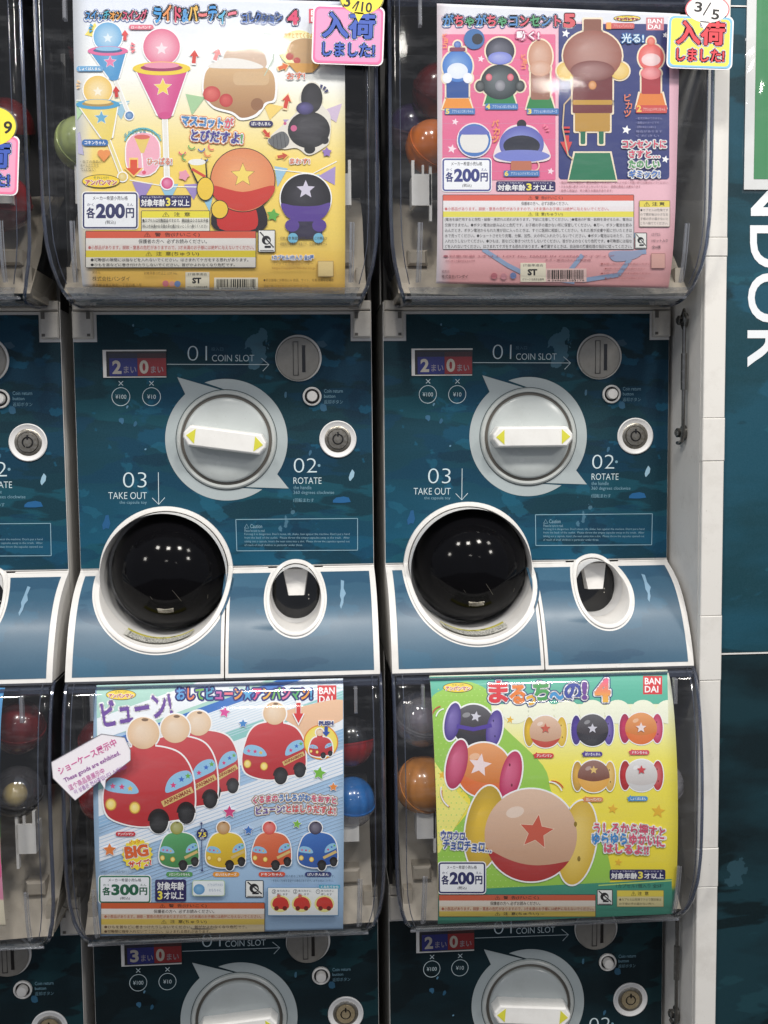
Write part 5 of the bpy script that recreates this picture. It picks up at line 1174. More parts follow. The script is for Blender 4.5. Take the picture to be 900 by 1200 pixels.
p = ur.P(); p.rrect(662, 503, 740, 570, 3, (236, 222, 214), (110, 100, 80), 1.4); p.rrect(663.4, 504.4, 738.6, 520, 1, (238, 220, 90)); p.text('⚠ 注 意', 674, 507, 726, 518, (60, 56, 26), 0.02)
for i, t in enumerate(('●カプセルは危険です', 'ので開封後は小さなお', '子様の手の届かないと', 'ころへ捨ててください。')): p.text(t, 665, 524+i*11, 735, 531+i*11, (80, 74, 74))
for i, t in enumerate(('1カプセル', '1セット入り', '全6種')): p.text(t, 694, 584+i*16, 716+(i == 1)*18, 592+i*16, (60, 56, 60))
for i, t in enumerate(('・電池が切れた場合は、電池交換はできません。テレビの近くや暗い所では遊ばないでください。', '・ひもを首に巻きつけてはしないでください。実際の商品とは異なります', '・画像と商品は、多少異なる場合があります。')): p.text(t, 462, 455+i*10, 736-i*70, 461+i*10, (150, 90, 100))
p.text('●対象年齢 3才以上 LOT No. MADE IN CHINA アイディア', 170, 640, 600, 646, (170, 100, 110)); p.text('※コンセント型のおもちゃです', 176, 652, 250, 658, (150, 90, 100)); p.text('発売元', 166, 678, 186, 685, (120, 80, 90)); p.text('株式会社バンダイ', 166, 690, 232, 699, (90, 60, 66), 0.01)
p.text('ボタン電池(LR41)×1個使用', 426, 650, 540, 656, (150, 90, 100)); p.disc(298, 693, 8, col=(200, 120, 130)); p.disc(322, 694, 8, col=(214, 150, 160)); p.disc(346, 692, 8, col=(120, 140, 190)); p.rrect(692, 636, 728, 674, 2, (226, 176, 166), (170, 120, 116), 1.2)
for i in range(4): p.text('●お問い合わせは必ずお読みください', 566+(i % 2)*10, 660+i*12, 690-(i % 2)*14, 665+i*12, (170, 100, 100))
ur.done(p, 'small_print'); icon03(ur, 651, 584, 682, 626); barcode(ur, 426, 674, 530, 708, 8, (240, 206, 200)); st_mark(ur, 364, 660, 428, 708)

# ---- blue striped sheet, lower middle machine: push-along buses
def bg_ll(a, t): return mixc((176, 208, 236), (166, 198, 230), t)
ll = Sheet(1, 0, [(113, 803), (402, 795), (402, 1089), (118, 1097)], (60, 780, .44444), 'pale blue striped toy sheet with red toy buses in the lower middle tank', bg_ll)
p = ll.P()
p.poly([(120, 52), (768, 34), (768, 60), (120, 190)], (178, 220, 206), lay=1)
def stripe(y0, y1, c, lay, x0=119, x1=770, sl=-0.36): p.poly([(x0, y0), (x1, y0+(x1-x0)*sl), (x1, y1+(x1-x0)*sl), (x0, y1)], c, lay=lay)
for y0, y1, c in ((140, 200, (244, 248, 252)), (210, 232, (60, 120, 200)), (232, 300, (240, 246, 252)), (300, 330, (150, 208, 204)), (330, 400, (244, 248, 252)), (455, 520, (240, 245, 252)), (400, 430, (150, 190, 226)), (560, 580, (190, 214, 238))): stripe(y0, y1, c, 2)
for i in range(28): stripe(405+i*9.5, 407+i*9.5, (184, 210, 236), 3)
for i in range(12): stripe(235+i*7, 236.6+i*7, (206, 226, 240), 3)
ll.done(p, 'stripe_print')
p = ll.P(); p.text('ビューン!', 132, 78, 318, 148, (112, 74, 160), 0.03, outline=[(WH, 4)], rot=-10)
cs = [(90, 160, 220), (236, 130, 90), (120, 180, 80), (70, 160, 200), (200, 90, 170), (236, 110, 130), (240, 160, 80), (90, 170, 220), (230, 90, 140), (240, 180, 70), (120, 190, 90), (230, 120, 160), (90, 180, 110), (240, 160, 60), (90, 170, 220)]
p.text('おしてビューン★アンパンマン!', 330, 54, 688, 92, WH, 0.04, outline=[((48, 50, 130), 4.6)], colors=cs, wave=lambda u: 0*u); ll.done(p, 'title_lettering')
maker_logo(ll, 702, 52, 752, 103); series_logo(ll, 184, 77, 40, 14)
def bus(S_, x0, y0, x1, y1, col, hx, hy, hr, knob, name='toy_picture', win=(150, 200, 232), badge=True, fade=0.0):
    p = S_.P(); W_, H_ = x1-x0, y1-y0; T = lambda pts: [(x0+a*W_, y0+b_*H_) for a, b_ in pts]
    col = mixc(col, (255, 255, 255), fade)
    body = [(0.0, 0.60), (0.04, 0.38), (0.12, 0.16), (0.24, 0.04), (0.42, 0.0), (0.66, 0.02), (0.84, 0.10), (0.95, 0.28), (0.99, 0.52), (0.985, 0.76), (0.90, 0.86), (0.70, 0.90), (0.50, 0.96), (0.30, 0.95), (0.10, 0.88), (0.02, 0.78)]
    bl = smooth_loop(T(body)); cx, cy = x0+W_*0.5, y0+H_*0.5; ex = 4.0 if W_ > 150 else 3.0
    p.poly([(cx+(q[0]-cx)*(1+2*ex/W_), cy+(q[1]-cy)*(1+2*ex/H_)) for q in bl], WH)
    for wx, wy, r in ((0.60, 0.90, 0.125), (0.90, 0.80, 0.11)):
        p.disc(x0+wx*W_, y0+wy*H_, r*W_*0.85+ex, r*W_+ex, WH, lay=4); p.disc(x0+wx*W_, y0+wy*H_, r*W_*0.85, r*W_, mixc((26, 24, 26), (255, 255, 255), fade), n=24, lay=6)
    p.disc(hx, hy, hr+ex, hr+ex, WH, lay=3); p.rrect(hx-hr*0.7, hy+hr*0.4, hx+hr*0.75, y0+H_*0.12, 3, col, lay=7)
    g = lambda q: mixc(mixc(col, (255, 255, 255), 0.16), mixc(col, (60, 0, 0), 0.16), (q[1]-y0)/H_*0.9+(0.25 if q[0] > x0+W_*0.45 else 0))
    p.poly(bl, col, grad=g, lay=8)
    for wx, wy, r in ((0.60, 0.90, 0.125), (0.90, 0.80, 0.11)):
        p.disc(x0+wx*W_, y0+wy*H_, r*W_*0.95, r*W_*1.1, mixc((36, 20, 20), (255, 255, 255), fade), n=24, lay=9, a0=180, a1=360); p.disc(x0+wx*W_, y0+(wy+0.02)*H_, r*W_*0.8, r*W_*0.95, mixc((22, 22, 24), (255, 255, 255), fade), mixc((60, 60, 62), (255, 255, 255), fade), n=24, lay=10)
    p.poly(smooth_loop(T([(0.02, 0.52), (0.06, 0.40), (0.18, 0.38), (0.32, 0.44), (0.38, 0.56), (0.22, 0.57)]), 4), win, lay=11)
    p.poly(smooth_loop(T([(0.68, 0.56), (0.70, 0.42), (0.80, 0.32), (0.93, 0.30), (0.97, 0.42), (0.84, 0.50)]), 4), win, lay=11)
    for sx, sy, c in ((0.10, 0.48, (230, 90, 140)), (0.20, 0.49, (220, 60, 120)), (0.29, 0.51, (240, 190, 70)), (0.76, 0.47, (220, 60, 120)), (0.85, 0.40, (60, 110, 200)), (0.92, 0.36, (110, 180, 80))):
        p.star(x0+sx*W_, y0+sy*H_, W_*0.036, c)
    for lx, ly in ((0.08, 0.70), (0.34, 0.74)): p.disc(x0+lx*W_, y0+ly*H_, W_*0.062, W_*0.068, (206, 150, 60), n=20, lay=12); p.disc(x0+lx*W_, y0+ly*H_, W_*0.05, W_*0.056, (248, 214, 90), (255, 240, 170), n=20, lay=13)
    if badge:
        p.line(T([(0.64, 0.70), (0.97, 0.52)]), H_*0.075, (220, 190, 120), lay=12)
        if W_ > 120: p.text('ANPANMAN', x0+0.64*W_, y0+0.585*H_, x0+0.96*W_, y0+0.635*H_, (150, 60, 40), 0.03, rot=-26)
    kk = mixc(knob, (255, 255, 255), fade)
    if knob[0] < 0: pass
    p.disc(hx, hy, hr, hr, kk, mixc(kk, (255, 255, 255), 0.4), n=36, lay=14); p.disc(hx+hr*0.1, hy-hr*0.84, hr*0.22, hr*0.1, mixc(kk, (60, 40, 30), 0.6), n=14, lay=15)
    S_.done(p, name)
RED = (206, 48, 54); TAN = (232, 196, 156)
bus(ll, 330, 172, 495, 352, RED, 388, 152, 33, TAN, fade=0.10); bus(ll, 230, 186, 440, 392, RED, 327, 166, 38, TAN, fade=0.04); bus(ll, 138, 212, 380, 432, RED, 243, 178, 42, TAN)
p = ll.P(); p.poly(smooth_loop([(600, 130), (660, 108), (768, 90), (770, 140), (700, 170), (650, 200), (620, 196), (640, 160)]), (240, 196, 160)); ll.done(p, 'finger_picture')
bus(ll, 504, 150, 672, 306, RED, 589, 126, 30, TAN)
p = ll.P(); p.disc(711, 202, 46, 46, (230, 140, 50)); p.disc(711, 202, 43, 43, (248, 226, 90), (252, 240, 150)); ll.done(p, 'push_badge')
bus(ll, 680, 188, 742, 242, RED, 708, 176, 10, TAN, badge=False)
p = ll.P(); arrow(p, 725, 174, 20, 26, 180, (40, 80, 170)); p.text('PUSH', 706, 146, 744, 158, (50, 60, 130), 0.05, outline=[(WH, 2)]); arrow(p, 652, 125, 26, 54, 180, (216, 50, 50), WH)
for x, y, r, c, rt in ((457, 123, 15, (226, 80, 160), 10), (506, 153, 12, (70, 140, 210), 0), (707, 284, 18, (120, 190, 60), 10), (744, 320, 12, (236, 140, 60), 0), (470, 386, 17, (214, 70, 130), 0), (520, 434, 13, (60, 120, 200), 0), (648, 418, 12, (130, 190, 70), 10), (154, 486, 18, (232, 130, 60), 0)): p.star(x, y, r, c, rt, k=0.5, border=WH, bw=1.2)
p.star(227, 498, 42, (250, 224, 60), k=0.86, n=16); p.text('BIG', 194, 474, 256, 506, (226, 100, 40), 0.05, outline=[(WH, 2)], rot=-8, res=4); p.text('ビッグ', 206, 460, 236, 470, (226, 100, 40), 0.02, rot=-8); p.text('サイズ!', 204, 512, 264, 530, (226, 80, 40), 0.04, outline=[(WH, 1.5)], rot=-6)
pill(p, 'アンパンマン', 170, 438, 222, 450, (206, 50, 60))
p.line([(396, 416), (398, 540)], 2, (50, 60, 110)); p.disc(396, 416, 3, col=(50, 60, 110)); p.disc(398, 540, 3, col=(50, 60, 110)); p.disc(398, 444, 15, col=(40, 44, 100)); p.text('7.5', 388, 440, 409, 452, (250, 230, 90), 0.04); p.text('約', 394, 431, 402, 438, WH, 0.01); p.text('cm', 392, 453, 403, 458, WH, 0.01)
ll.done(p, 'decoration_print')
for x0, c, k, lb, lc in ((285, (70, 160, 90), (150, 150, 60), 'メロンパンナちゃん', (90, 160, 90)), (408, (240, 204, 40), (190, 140, 80), 'めいけんチーズ', (240, 160, 60)), (529, (232, 104, 60), (226, 80, 70), 'ドキンちゃん', (226, 90, 60)), (651, (40, 100, 190), (60, 54, 80), 'ばいきんまん', (50, 60, 120))):
    bus(ll, x0, 440, x0+104, 536, c, x0+46, 428, 17, k)
    p = ll.P(); pill(p, lb, x0+18, 544, x0+88, 557, lc); ll.done(p, 'name_label')
p = ll.P(); w1 = lambda u: -22*(1-(2*u-1)**2)*0.6+16*u
p.text('くるまのうしろがわをおすと', 532, 346, 752, 366, WH, 0.03, outline=[((170, 130, 90), 5), (WH, 3)], colors=[(226, 90, 120)]*4+[(80, 130, 200)]*5+[(226, 90, 120)]*4, wave=lambda u: -8*(1-(2*u-1)**2)); p.text('ビューン!とはしりだすよ!', 540, 372, 750, 394, WH, 0.03, outline=[((170, 130, 90), 5), (WH, 3)], colors=[(110, 80, 160)]*5+[(226, 90, 90)]*9, wave=lambda u: -6*(1-(2*u-1)**2))
ll.done(p, 'slogan_lettering')
price_box(ll, 126, 554, 262, 626, '300', (40, 120, 84), (30, 100, 70)); age_box(ll, 274, 564, 356, 622, True)
p = ll.P(); p.rrect(372, 566, 458, 608, 6, (240, 246, 248), (190, 210, 170), 2); p.disc(390, 590, 15, 14, (90, 150, 200), (140, 190, 226)); p.text('カプセルがそのまま', 412, 574, 452, 582, (140, 160, 190)); p.text('おもちゃに', 416, 588, 448, 596, (140, 160, 190))
p.text('※遊園地バスの形の商品が描かれています', 130, 540, 220, 547, (90, 110, 130)); p.text('※この製品は印刷の都合上実際の商品と色がことなります。', 574, 552, 748, 559, (80, 100, 130)); p.text('・予告なく仕様を変更する場合があります。必ずお読みください。', 580, 564, 744, 571, (80, 100, 130))
p.rrect(570, 584, 758, 660, 3, (244, 246, 244), (100, 150, 190), 2)
for i, (n_, x) in enumerate((('③', 584), ('②', 640), ('①', 700))):
    p.disc(x+20, 628, 26, 22, (246, 236, 150)); p.text(n_, x-2, 590, x+9, 602, (40, 44, 60), 0.01); p.text('後ろ向きに', x+11, 591, x+46, 597, (60, 60, 80)); p.text('押します', x+11, 600, x+40, 606, (60, 60, 80))
    p.poly(smooth_loop([(x, 634), (x+4, 616), (x+22, 610), (x+38, 618), (x+42, 638), (x+22, 642)]), (214, 60, 50)); p.disc(x+10, 640, 6, col=(120, 30, 26)); p.disc(x+32, 640, 6, col=(120, 30, 26))
    if i < 2: p.disc(x+16, 608, 5, col=(214, 110, 90))
p.rrect(706, 578, 762, 588, 3, (80, 170, 200)); p.text('くみたてかた', 711, 580, 758, 587, WH, 0.02)
ll.done(p, 'small_print'); icon03(ll, 512, 566, 560, 612)
warn_box(ll, 132, 618+8, 562, [(15, (214, 96, 50), [('⚠  警  告(けいこく)', 286, 410, (60, 34, 20))]), (14, (238, 232, 224), [('保護者の方へ  必ずお読みください。', 270, 430, (80, 70, 66))]), (13, (226, 202, 178), [('●小部品があります。誤飲・窒息の危険がありますので、3才未満のお子様には絶対に与えないでください。', 140, 554, (186, 110, 84))]),
    (15, (226, 196, 90), [('⚠  注  意(ちゅうい)', 290, 410, (70, 56, 20))]), (12, (228, 210, 170), [('●ひもを首などに巻きつけたりしないでください。首がかよわなくなり危険です。', 140, 516, (110, 80, 54))]), (12, (228, 206, 160), [('●可動部に指を入れないでください。はさまれる恐れがあります。', 140, 420, (110, 80, 54))])])

# ---- green and yellow sheet, lower right machine: rolling balls
def bg_lr(a, t):
    c = mixc((250, 244, 120), (248, 226, 60), t*1.2); c = mixc((248, 250, 226), c, (t-0.1)/0.25)
    return mixc(c, (60, 150, 124), (t-0.865)/0.02)
lr = Sheet(1, 1, [(503, 792), (782, 785), (788, 1071), (513, 1083)], (440, 780, .46667), 'green and yellow toy sheet with two wheeled rolling balls in the lower right tank', bg_lr)
p = lr.P()
GR = (92, 186, 160); LG = (158, 208, 84)
p.poly([(136, 28), (734, 14), (737, 96), (137, 96)], GR, lay=1)
for i in range(7): p.disc(352+i*64, 116, 33, 30, (248, 250, 226), lay=2)
p.poly(smooth_loop([(136, 96), (170, 60), (230, 40), (290, 70), (300, 130), (420, 250), (450, 330), (560, 420), (580, 560), (400, 600), (146, 570), (150, 470), (240, 350), (180, 280), (136, 230)]), LG, lay=3)
p.poly([(140, 230), (190, 300), (235, 350), (160, 470), (148, 470)], (248, 240, 130), lay=4)
rng = random.Random(3)
for j in range(34):
    for i in range(30):
        x, y = 145+i*13+(j % 2)*6.5, 60+j*15
        inside = (y < 130 and x < 290) or (130 <= y < 330 and x < 190+ (y-130)*1.05) or (y >= 330 and x < 440 and x > 150)
        if inside and x-145 > 0: p.disc(x, y, 1.8, col=(186, 224, 120), n=6, lay=5)
p.poly([(150, 566), (580, 545), (744, 536), (750, 640), (158, 640)], (66, 150, 126), lay=6); p.line([(560, 552), (744, 540)], 3, (190, 220, 120), lay=7)
for x, y, r in ((338, 136, 10), (168, 275, 11), (596, 360, 13), (710, 366, 18), (610, 494, 10)): p.star(x, y, r, (240, 190, 60), 8)
lr.done(p, 'backdrop_print')
p = lr.P()
for ch, x0, y0, x1, y1, c in (('ま', 284, 38, 334, 94, (222, 50, 60)), ('る', 336, 48, 378, 96, (236, 130, 50)), ('っ', 378, 74, 402, 100, (240, 180, 50)), ('ち', 396, 40, 438, 88, (70, 160, 80)), ('〜', 436, 66, 476, 86, (60, 150, 210)), ('の', 474, 44, 518, 86, (50, 70, 160)), ('!', 518, 40, 532, 86, (110, 60, 150))):
    p.text(ch, x0, y0, x1, y1, c, 0.045, outline=[((40, 60, 130), 5.5), (WH, 3)], res=4)
p.text('4', 550, 32, 590, 92, lambda q: mixc((236, 80, 140), (244, 190, 60), (q[1]-795)/26), 0.05, outline=[((40, 60, 130), 5.5), (WH, 3)], res=4); lr.done(p, 'title_lettering')
maker_logo(lr, 672, 26, 720, 72); series_logo(lr, 207, 55, 38, 13)
def roller(S_, cx, cy, r, top, bottom, wheel, rot=0, split=0.25, wl=1.0, name='toy_picture', front=False):
    p = S_.P(); b_ = 4 if r > 40 else 2.6; c, d = math.cos(math.radians(rot)), math.sin(math.radians(rot))
    W_ = lambda s_: (cx+s_*r*1.02*c, cy+s_*r*1.02*d)
    hi = lambda q: mixc(q, (255, 255, 255), 0.3)
    for s_ in (-1, 1): x, y = W_(s_); p.disc(x, y, r*0.40*wl+b_, r*0.92+b_, WH, rot=rot, lay=2)
    p.disc(cx, cy, r+b_, r+b_, WH, n=50, lay=2)
    x, y = W_(1); p.disc(x, y, r*0.40*wl, r*0.92, mixc(wheel, (0, 0, 0), 0.08), hi(wheel), rot=rot, lay=3 if not front else 9, n=36)
    if not front: x, y = W_(-1); p.disc(x, y, r*0.40*wl, r*0.92, mixc(wheel, (0, 0, 0), 0.2), wheel, rot=rot, lay=3, n=36)
    p.disc(cx, cy, r, r, bottom, mixc(bottom, (255, 255, 255), 0.15), n=56, lay=4)
    pts = []; n = 40
    a0 = math.asin(split)
    for i in range(n+1): a = math.pi-(-a0)-(math.pi+2*a0)*i/n if False else (a0-(math.pi+2*a0)*i/n); pts.append((r*math.cos(a), r*math.sin(a)))
    for i in range(1, 14): t = i/14; x = -r*math.cos(a0)*(1-2*t); pts.append((x, r*split+r*0.22*math.sin(math.pi*t)))
    pts = [(cx+q[0]*c-q[1]*d, cy+q[0]*d+q[1]*c) for q in pts]
    p.poly(pts, top, grad=lambda q: mixc(mixc(top, (255, 255, 255), 0.28), mixc(top, (70, 30, 20), 0.16), ((q[1]-cy)/r+0.9)*0.55), lay=5)
    p.disc(cx-r*0.34, cy-r*0.5, r*0.2, r*0.12, mixc(top, (255, 255, 255), 0.5), rot=rot-24, lay=6, n=18)
    x, y = W_(-1)
    if front: p.disc(x, y, r*0.40*wl, r*0.92, mixc(wheel, (0, 0, 0), 0.14), hi(wheel), rot=rot, lay=7, n=36)
    x, y = W_(1)
    for q in (-0.4, 0.35): p.disc(x+q*r*0.1, y+q*r, r*0.035, r*0.06, mixc(wheel, (0, 0, 0), 0.4), lay=11, n=8)
    S_.done(p, name)
BLK, PUR, ORG, PINK, CRM, YEL = (38, 36, 44), (84, 62, 160), (232, 130, 50), (206, 50, 100), (222, 176, 142), (240, 200, 70)
roller(lr, 246, 150, 52, BLK, BLK, PUR, rot=10, wl=0.95, front=True)
p = lr.P(); p.line([(204, 152), (246, 160), (292, 150)], 10, PUR); p.star(252, 128, 14, (216, 214, 226), 10); lr.done(p, 'toy_picture')
roller(lr, 272, 262, 68, ORG, (226, 110, 50), PINK, rot=12, wl=0.95, front=True)
p = lr.P(); p.star(262, 250, 30, (246, 226, 226), 10); lr.done(p, 'toy_picture')
roller(lr, 390, 426, 116, CRM, (176, 52, 50), YEL, rot=9, split=0.42, wl=1.0, front=False)
p = lr.P(); p.star(404, 418, 44, (206, 96, 76), 8, border=(240, 214, 190), bw=2); lr.done(p, 'toy_picture')
roller(lr, 427, 166, 40, CRM, (196, 70, 56), (240, 196, 50), split=0.4, wl=.8); roller(lr, 545, 162, 40, BLK, BLK, PUR, split=0.1, wl=.8); roller(lr, 667, 158, 40, ORG, (228, 116, 50), PINK, split=0.2, wl=.85)
roller(lr, 548, 278, 40, (120, 66, 50), (236, 176, 80), (238, 186, 80), split=0.1, wl=.8); roller(lr, 668, 276, 40, (226, 224, 222), (214, 212, 212), (204, 50, 56), split=0.4, wl=.85)
p = lr.P(); p.star(545, 158, 13, (216, 214, 226)); p.star(667, 156, 14, (246, 228, 226)); p.star(427, 158, 13, (206, 96, 76)); p.star(548, 262, 11, (236, 200, 120)); p.star(668, 262, 12, (214, 60, 66)); lr.done(p, 'toy_picture')
p = lr.P()
for t, x, y, c in (('アンパンマン', 400, 218, (214, 60, 60)), ('ばいきんまん', 522, 214, (84, 60, 150)), ('ドキンちゃん', 640, 210, (220, 80, 100)), ('カレーパンマン', 524, 328, (226, 150, 100)), ('しょくぱんまん', 636, 326, (80, 150, 210))): p.star(x+4, y+8, 9, c, k=0.6); pill(p, t, x, y+2, x+48, y+14, c)
for cx, cy, r, a0, c in ((168, 128, 26, 190, (206, 90, 60)), (176, 132, 24, 190, WH), (444, 320, 30, -95, (206, 90, 60)), (436, 326, 34, -90, WH), (206, 320, 40, 120, (206, 90, 60)), (210, 316, 46, 125, WH)): p.arc(cx, cy, r, a0, a0+70, 3.2, c, 10)
lr.done(p, 'name_label')
p = lr.P(); p.text('うしろから押すと', 548, 394, 728, 424, (226, 90, 120), 0.0, outline=[(WH, 4), ((226, 90, 120), 0.9)], wave=lambda u: 10*(u-.2)**2*2); p.text('ゆらゆらゆかいに', 544, 420, 726, 450, WH, 0.035, outline=[(WH, 3)], colors=[(60, 140, 210)]*4+[(226, 90, 120)]*4, wave=lambda u: 12*(u-.2)**2); p.text('はしるよ!!', 574, 446, 686, 470, (226, 90, 120), 0.035, outline=[(WH, 3)], wave=lambda u: 6*u)
p.text('ウロウロ、', 164, 416, 232, 440, (60, 80, 160), 0.03, outline=[(WH, 2.6)], rot=4); p.text('チョロチョロ…', 170, 440, 292, 466, (60, 90, 160), 0.03, outline=[(WH, 2.6)], rot=5); lr.done(p, 'slogan_lettering')
price_box(lr, 158, 494, 276, 572, '200', NAVY); age_box(lr, 588, 512, 728, 538)
warn_box(lr, 160, 576, 552, [(14, (212, 100, 70), [('⚠  警  告(けいこく)', 300, 410, (60, 34, 20))]), (14, (232, 222, 208), [('保護者の方へ 必ずお読みください。', 288, 414, (80, 70, 60))]), (13, (226, 204, 176), [('●小部品があります。誤飲・窒息の危険がありますので、3才未満のお子様には絶対に与えないでください。', 166, 548, (176, 96, 74))]), (13, (222, 196, 90), [('⚠  注  意(ちゅうい)', 300, 410, (70, 56, 20))])])
p = lr.P(); p.rrect(606, 564, 724, 606, 2, (228, 216, 160), (150, 140, 80), 1.2); p.rrect(607, 565, 723, 580, 1, (236, 214, 84)); p.text('⚠ 注  意', 642, 567, 686, 578, (70, 60, 24), 0.01); p.text('●カプセルは危険ですので開封後は', 612, 584, 718, 591, (100, 84, 60)); p.text('お子様の手の届かない所へ', 612, 595, 700, 601, (100, 84, 60))
p.text('1カプセル1個入り 全5種', 604, 548, 724, 558, (30, 80, 70), 0.01); lr.done(p, 'small_print'); icon03(lr, 556, 562, 596, 602)

# ---- sheets at the left edge of the picture (only their right borders show)
lu = Sheet(0, -1, [(-262, -10), (-8, -4), (-4, 322), (-256, 322)], (0, 0, 1), 'white toy sheet in the upper tank at the left edge, mostly outside the picture', lambda a, t: mixc((220, 224, 232), (236, 200, 130), t))
lf = Sheet(1, -1, [(-262, 806), (6, 806), (7, 1085), (-255, 1085)], (0, 0, 1), 'toy sheet with blue, green and pink borders in the lower tank at the left edge', lambda a, t: (90, 160, 216) if t < 0.52 else (110, 170, 90) if t < 0.72 else (232, 150, 180) if t < 0.88 else (236, 226, 200))
p = lf.P(); p.text('ガチャ', -120, 830, -20, 870, (220, 60, 80), 0.03, outline=[(WH, 3)]); p.rrect(-90, 980, 2, 1030, 6, WH, (226, 100, 150), 3); lf.done(p, 'decoration_print')

# ------------------------------------------------------------------ notices stuck on the tanks
def notice(name, label, cat, origin_px, y, build, group=None, tilt=0.0):
    o = px(*origin_px, y)
    t = empty(name, o, label, cat, group); surf0 = on_plane(y, o)
    def card(pts, th=0.5, m=None, nm='card', col=(250, 250, 250)):
        q = Print(strip=0); q.base = 0.0; q.poly(pts, col, lay=0)
        V = np.array(q.V); A = surf0(V, np.zeros(len(V))); B = A.copy(); B[:, 1] += th
        n_ = len(V); F = [f for f in q.F]+[tuple(n_+i for i in reversed(f)) for f in q.F]
        L = np.array(pts, float); k = 2*n_; LA = surf0(L, np.zeros(len(L))); LB = LA.copy(); LB[:, 1] += th; m_ = len(L)
        F += [(k+i, k+(i+1) % m_, k+m_+(i+1) % m_, k+m_+i) for i in range(m_)]
        C = [(*lin(col), 1)]*(2*n_+2*m_)
        return link_mesh(nm, np.concatenate([A, B, LA, LB]), F, m or MPRINT, t, colors=C)
    build(t, card, surf0); return t
def rr(x0, y0, x1, y1, r, rot=0):
    o = []
    for (cx, cy, a) in ((x1-r, y0+r, -90), (x1-r, y1-r, 0), (x0+r, y1-r, 90), (x0+r, y0+r, 180)):
        for k in range(6): q = math.radians(a+18*k); o.append((cx+r*math.cos(q), cy+r*math.sin(q)))
    mx, my = (x0+x1)/2, (y0+y1)/2; c, d = math.cos(math.radians(rot)), math.sin(math.radians(rot))
    return [(mx+(q[0]-mx)*c-(q[1]-my)*d, my+(q[0]-mx)*d+(q[1]-my)*c) for q in o]
def arrival(x0, y0, x1, y1, body, ring, kan, kan_o, oval, oval_b, ov, date, rot=2):
    def b_(t, card, surf):
        card(rr(x0, y0, x1, y1, 7, rot), 0.6, col=(250, 245, 248))
        cx, cy, rx, ry = ov; card([(cx+rx*math.cos(a), cy+ry*math.sin(a)) for a in np.linspace(0, 2*math.pi, 40, endpoint=False)], 0.5, nm='date_bubble', col=oval_b)
        p = Print(strip=0); w_, h_ = x1-x0, y1-y0; L = (x0+x1)/2, (y0+y1)/2
        p.poly(rr(x0+1.6, y0+1.6, x1-1.6, y1-1.6, 6, rot), ring, lay=1); p.poly(rr(x0+4, y0+4, x1-4, y1-4, 5, rot), body, lay=2)
        p.text('入荷', x0+w_*0.13, y0+h_*0.10, x1-w_*0.12, y0+h_*0.56, kan, 0.035, outline=[(kan_o, 2.2), ((252, 240, 246), 1.4)], rot=rot, res=3); p.text('しました!', x0+w_*0.14, y0+h_*0.62, x1-w_*0.13, y0+h_*0.86, kan, 0.03, outline=[(kan_o, 1.8), ((252, 240, 246), 1.2)], rot=rot)
        p.disc(cx, cy, rx-1.4, ry-1.4, oval, n=40, lay=9); p.poly([(cx-rx*0.34, cy+ry*0.8), (cx-rx*0.16, cy+ry*1.4), (cx+rx*0.1, cy+ry*0.85)], oval, lay=9)
        s0, s1, bigx = date
        ink = (30, 28, 30)
        for st, a, b2, c, d in bigx: p.text(st, a, b2, c, d, ink, 0.022, res=4, rot=6, lay=12)
        if s0: p.line([s0, s1], 1.6, ink, lay=12)
        p.build('notice_print', surf, t)
    return b_
NG = 'arrival notices stuck on the tanks'
notice('arrival_notice', 'pink arrival notice with blue letters and a yellow date bubble reading 3/10', 'notice', (408, 74), -118.5,
       arrival(366, 7, 450, 76, (244, 150, 190), (240, 110, 160), (60, 90, 180), (70, 110, 200), (248, 226, 70), (150, 150, 90), (424, -2, 26, 20), ((420, 1), (413, 10), [('3', 403, -6, 411, 8), ('/10', 416, 2, 436, 14)])), NG)
notice('arrival_notice', 'yellow arrival notice with red letters and a white date bubble reading 3/5', 'notice', (822, 80), -118.5,
       arrival(782, 18, 859, 81, (246, 232, 90), (130, 190, 226), (216, 66, 76), (110, 150, 210), (252, 250, 248), (220, 110, 120), (829, 11, 26, 17), ((833, 3), (824, 18), [('3', 814, 2, 823, 14), ('5', 834, 11, 843, 23)])), NG)
notice('arrival_notice', 'pink arrival notice cut off by the left edge, with a yellow date bubble', 'notice', (-20, 226), -118.5,
       arrival(-62, 158, 22, 228, (244, 160, 190), (240, 120, 160), (60, 90, 180), (70, 110, 200), (248, 226, 70), (110, 110, 100), (-8, 148, 28, 24), ((-2, 140), (-10, 158), [('3', -22, 138, -12, 154), ('9', 4, 142, 14, 157)])), NG)
def hexbuild(t, card, surf):
    pts = [(60, 893), (119, 860), (146, 864), (153, 879), (153, 891), (124, 914), (123, 925), (117, 915), (88, 938), (62, 912)]
    card(pts, 0.4, col=(248, 244, 250)); p = Print((60, 790, 0.21111), strip=0); PK = (214, 90, 160)
    p.text('ショーケース展示中', 32, 430, 370, 500, PK, 0.02, rot=-25, wave=None) if False else None
    p.text('ショーケース展示中', 20, 435, 380, 482, PK, 0.012, rot=-27.5); p.text('These goods are exhibited.', 55, 500, 400, 532, (150, 70, 160), 0.01, rot=-27); p.text('這个商品是展示中', 85, 566, 305, 600, (206, 90, 170), 0.0, rot=-27); p.text('이 상품은 전시중입니다 쇼케이스', 110, 570, 435, 596, (160, 90, 180), 0.0, rot=-27)
    ed = [((x-60)/0.21111, (y-790)/0.21111) for x, y in pts]; p.line(ed+[ed[0]], 3, (120, 118, 126)); p.build('notice_print', surf, t)
notice('showcase_tag', 'small white cut corner tag with pink slanted writing stuck on the lower middle tank', 'tag', (105, 936), -113.5, hexbuild)

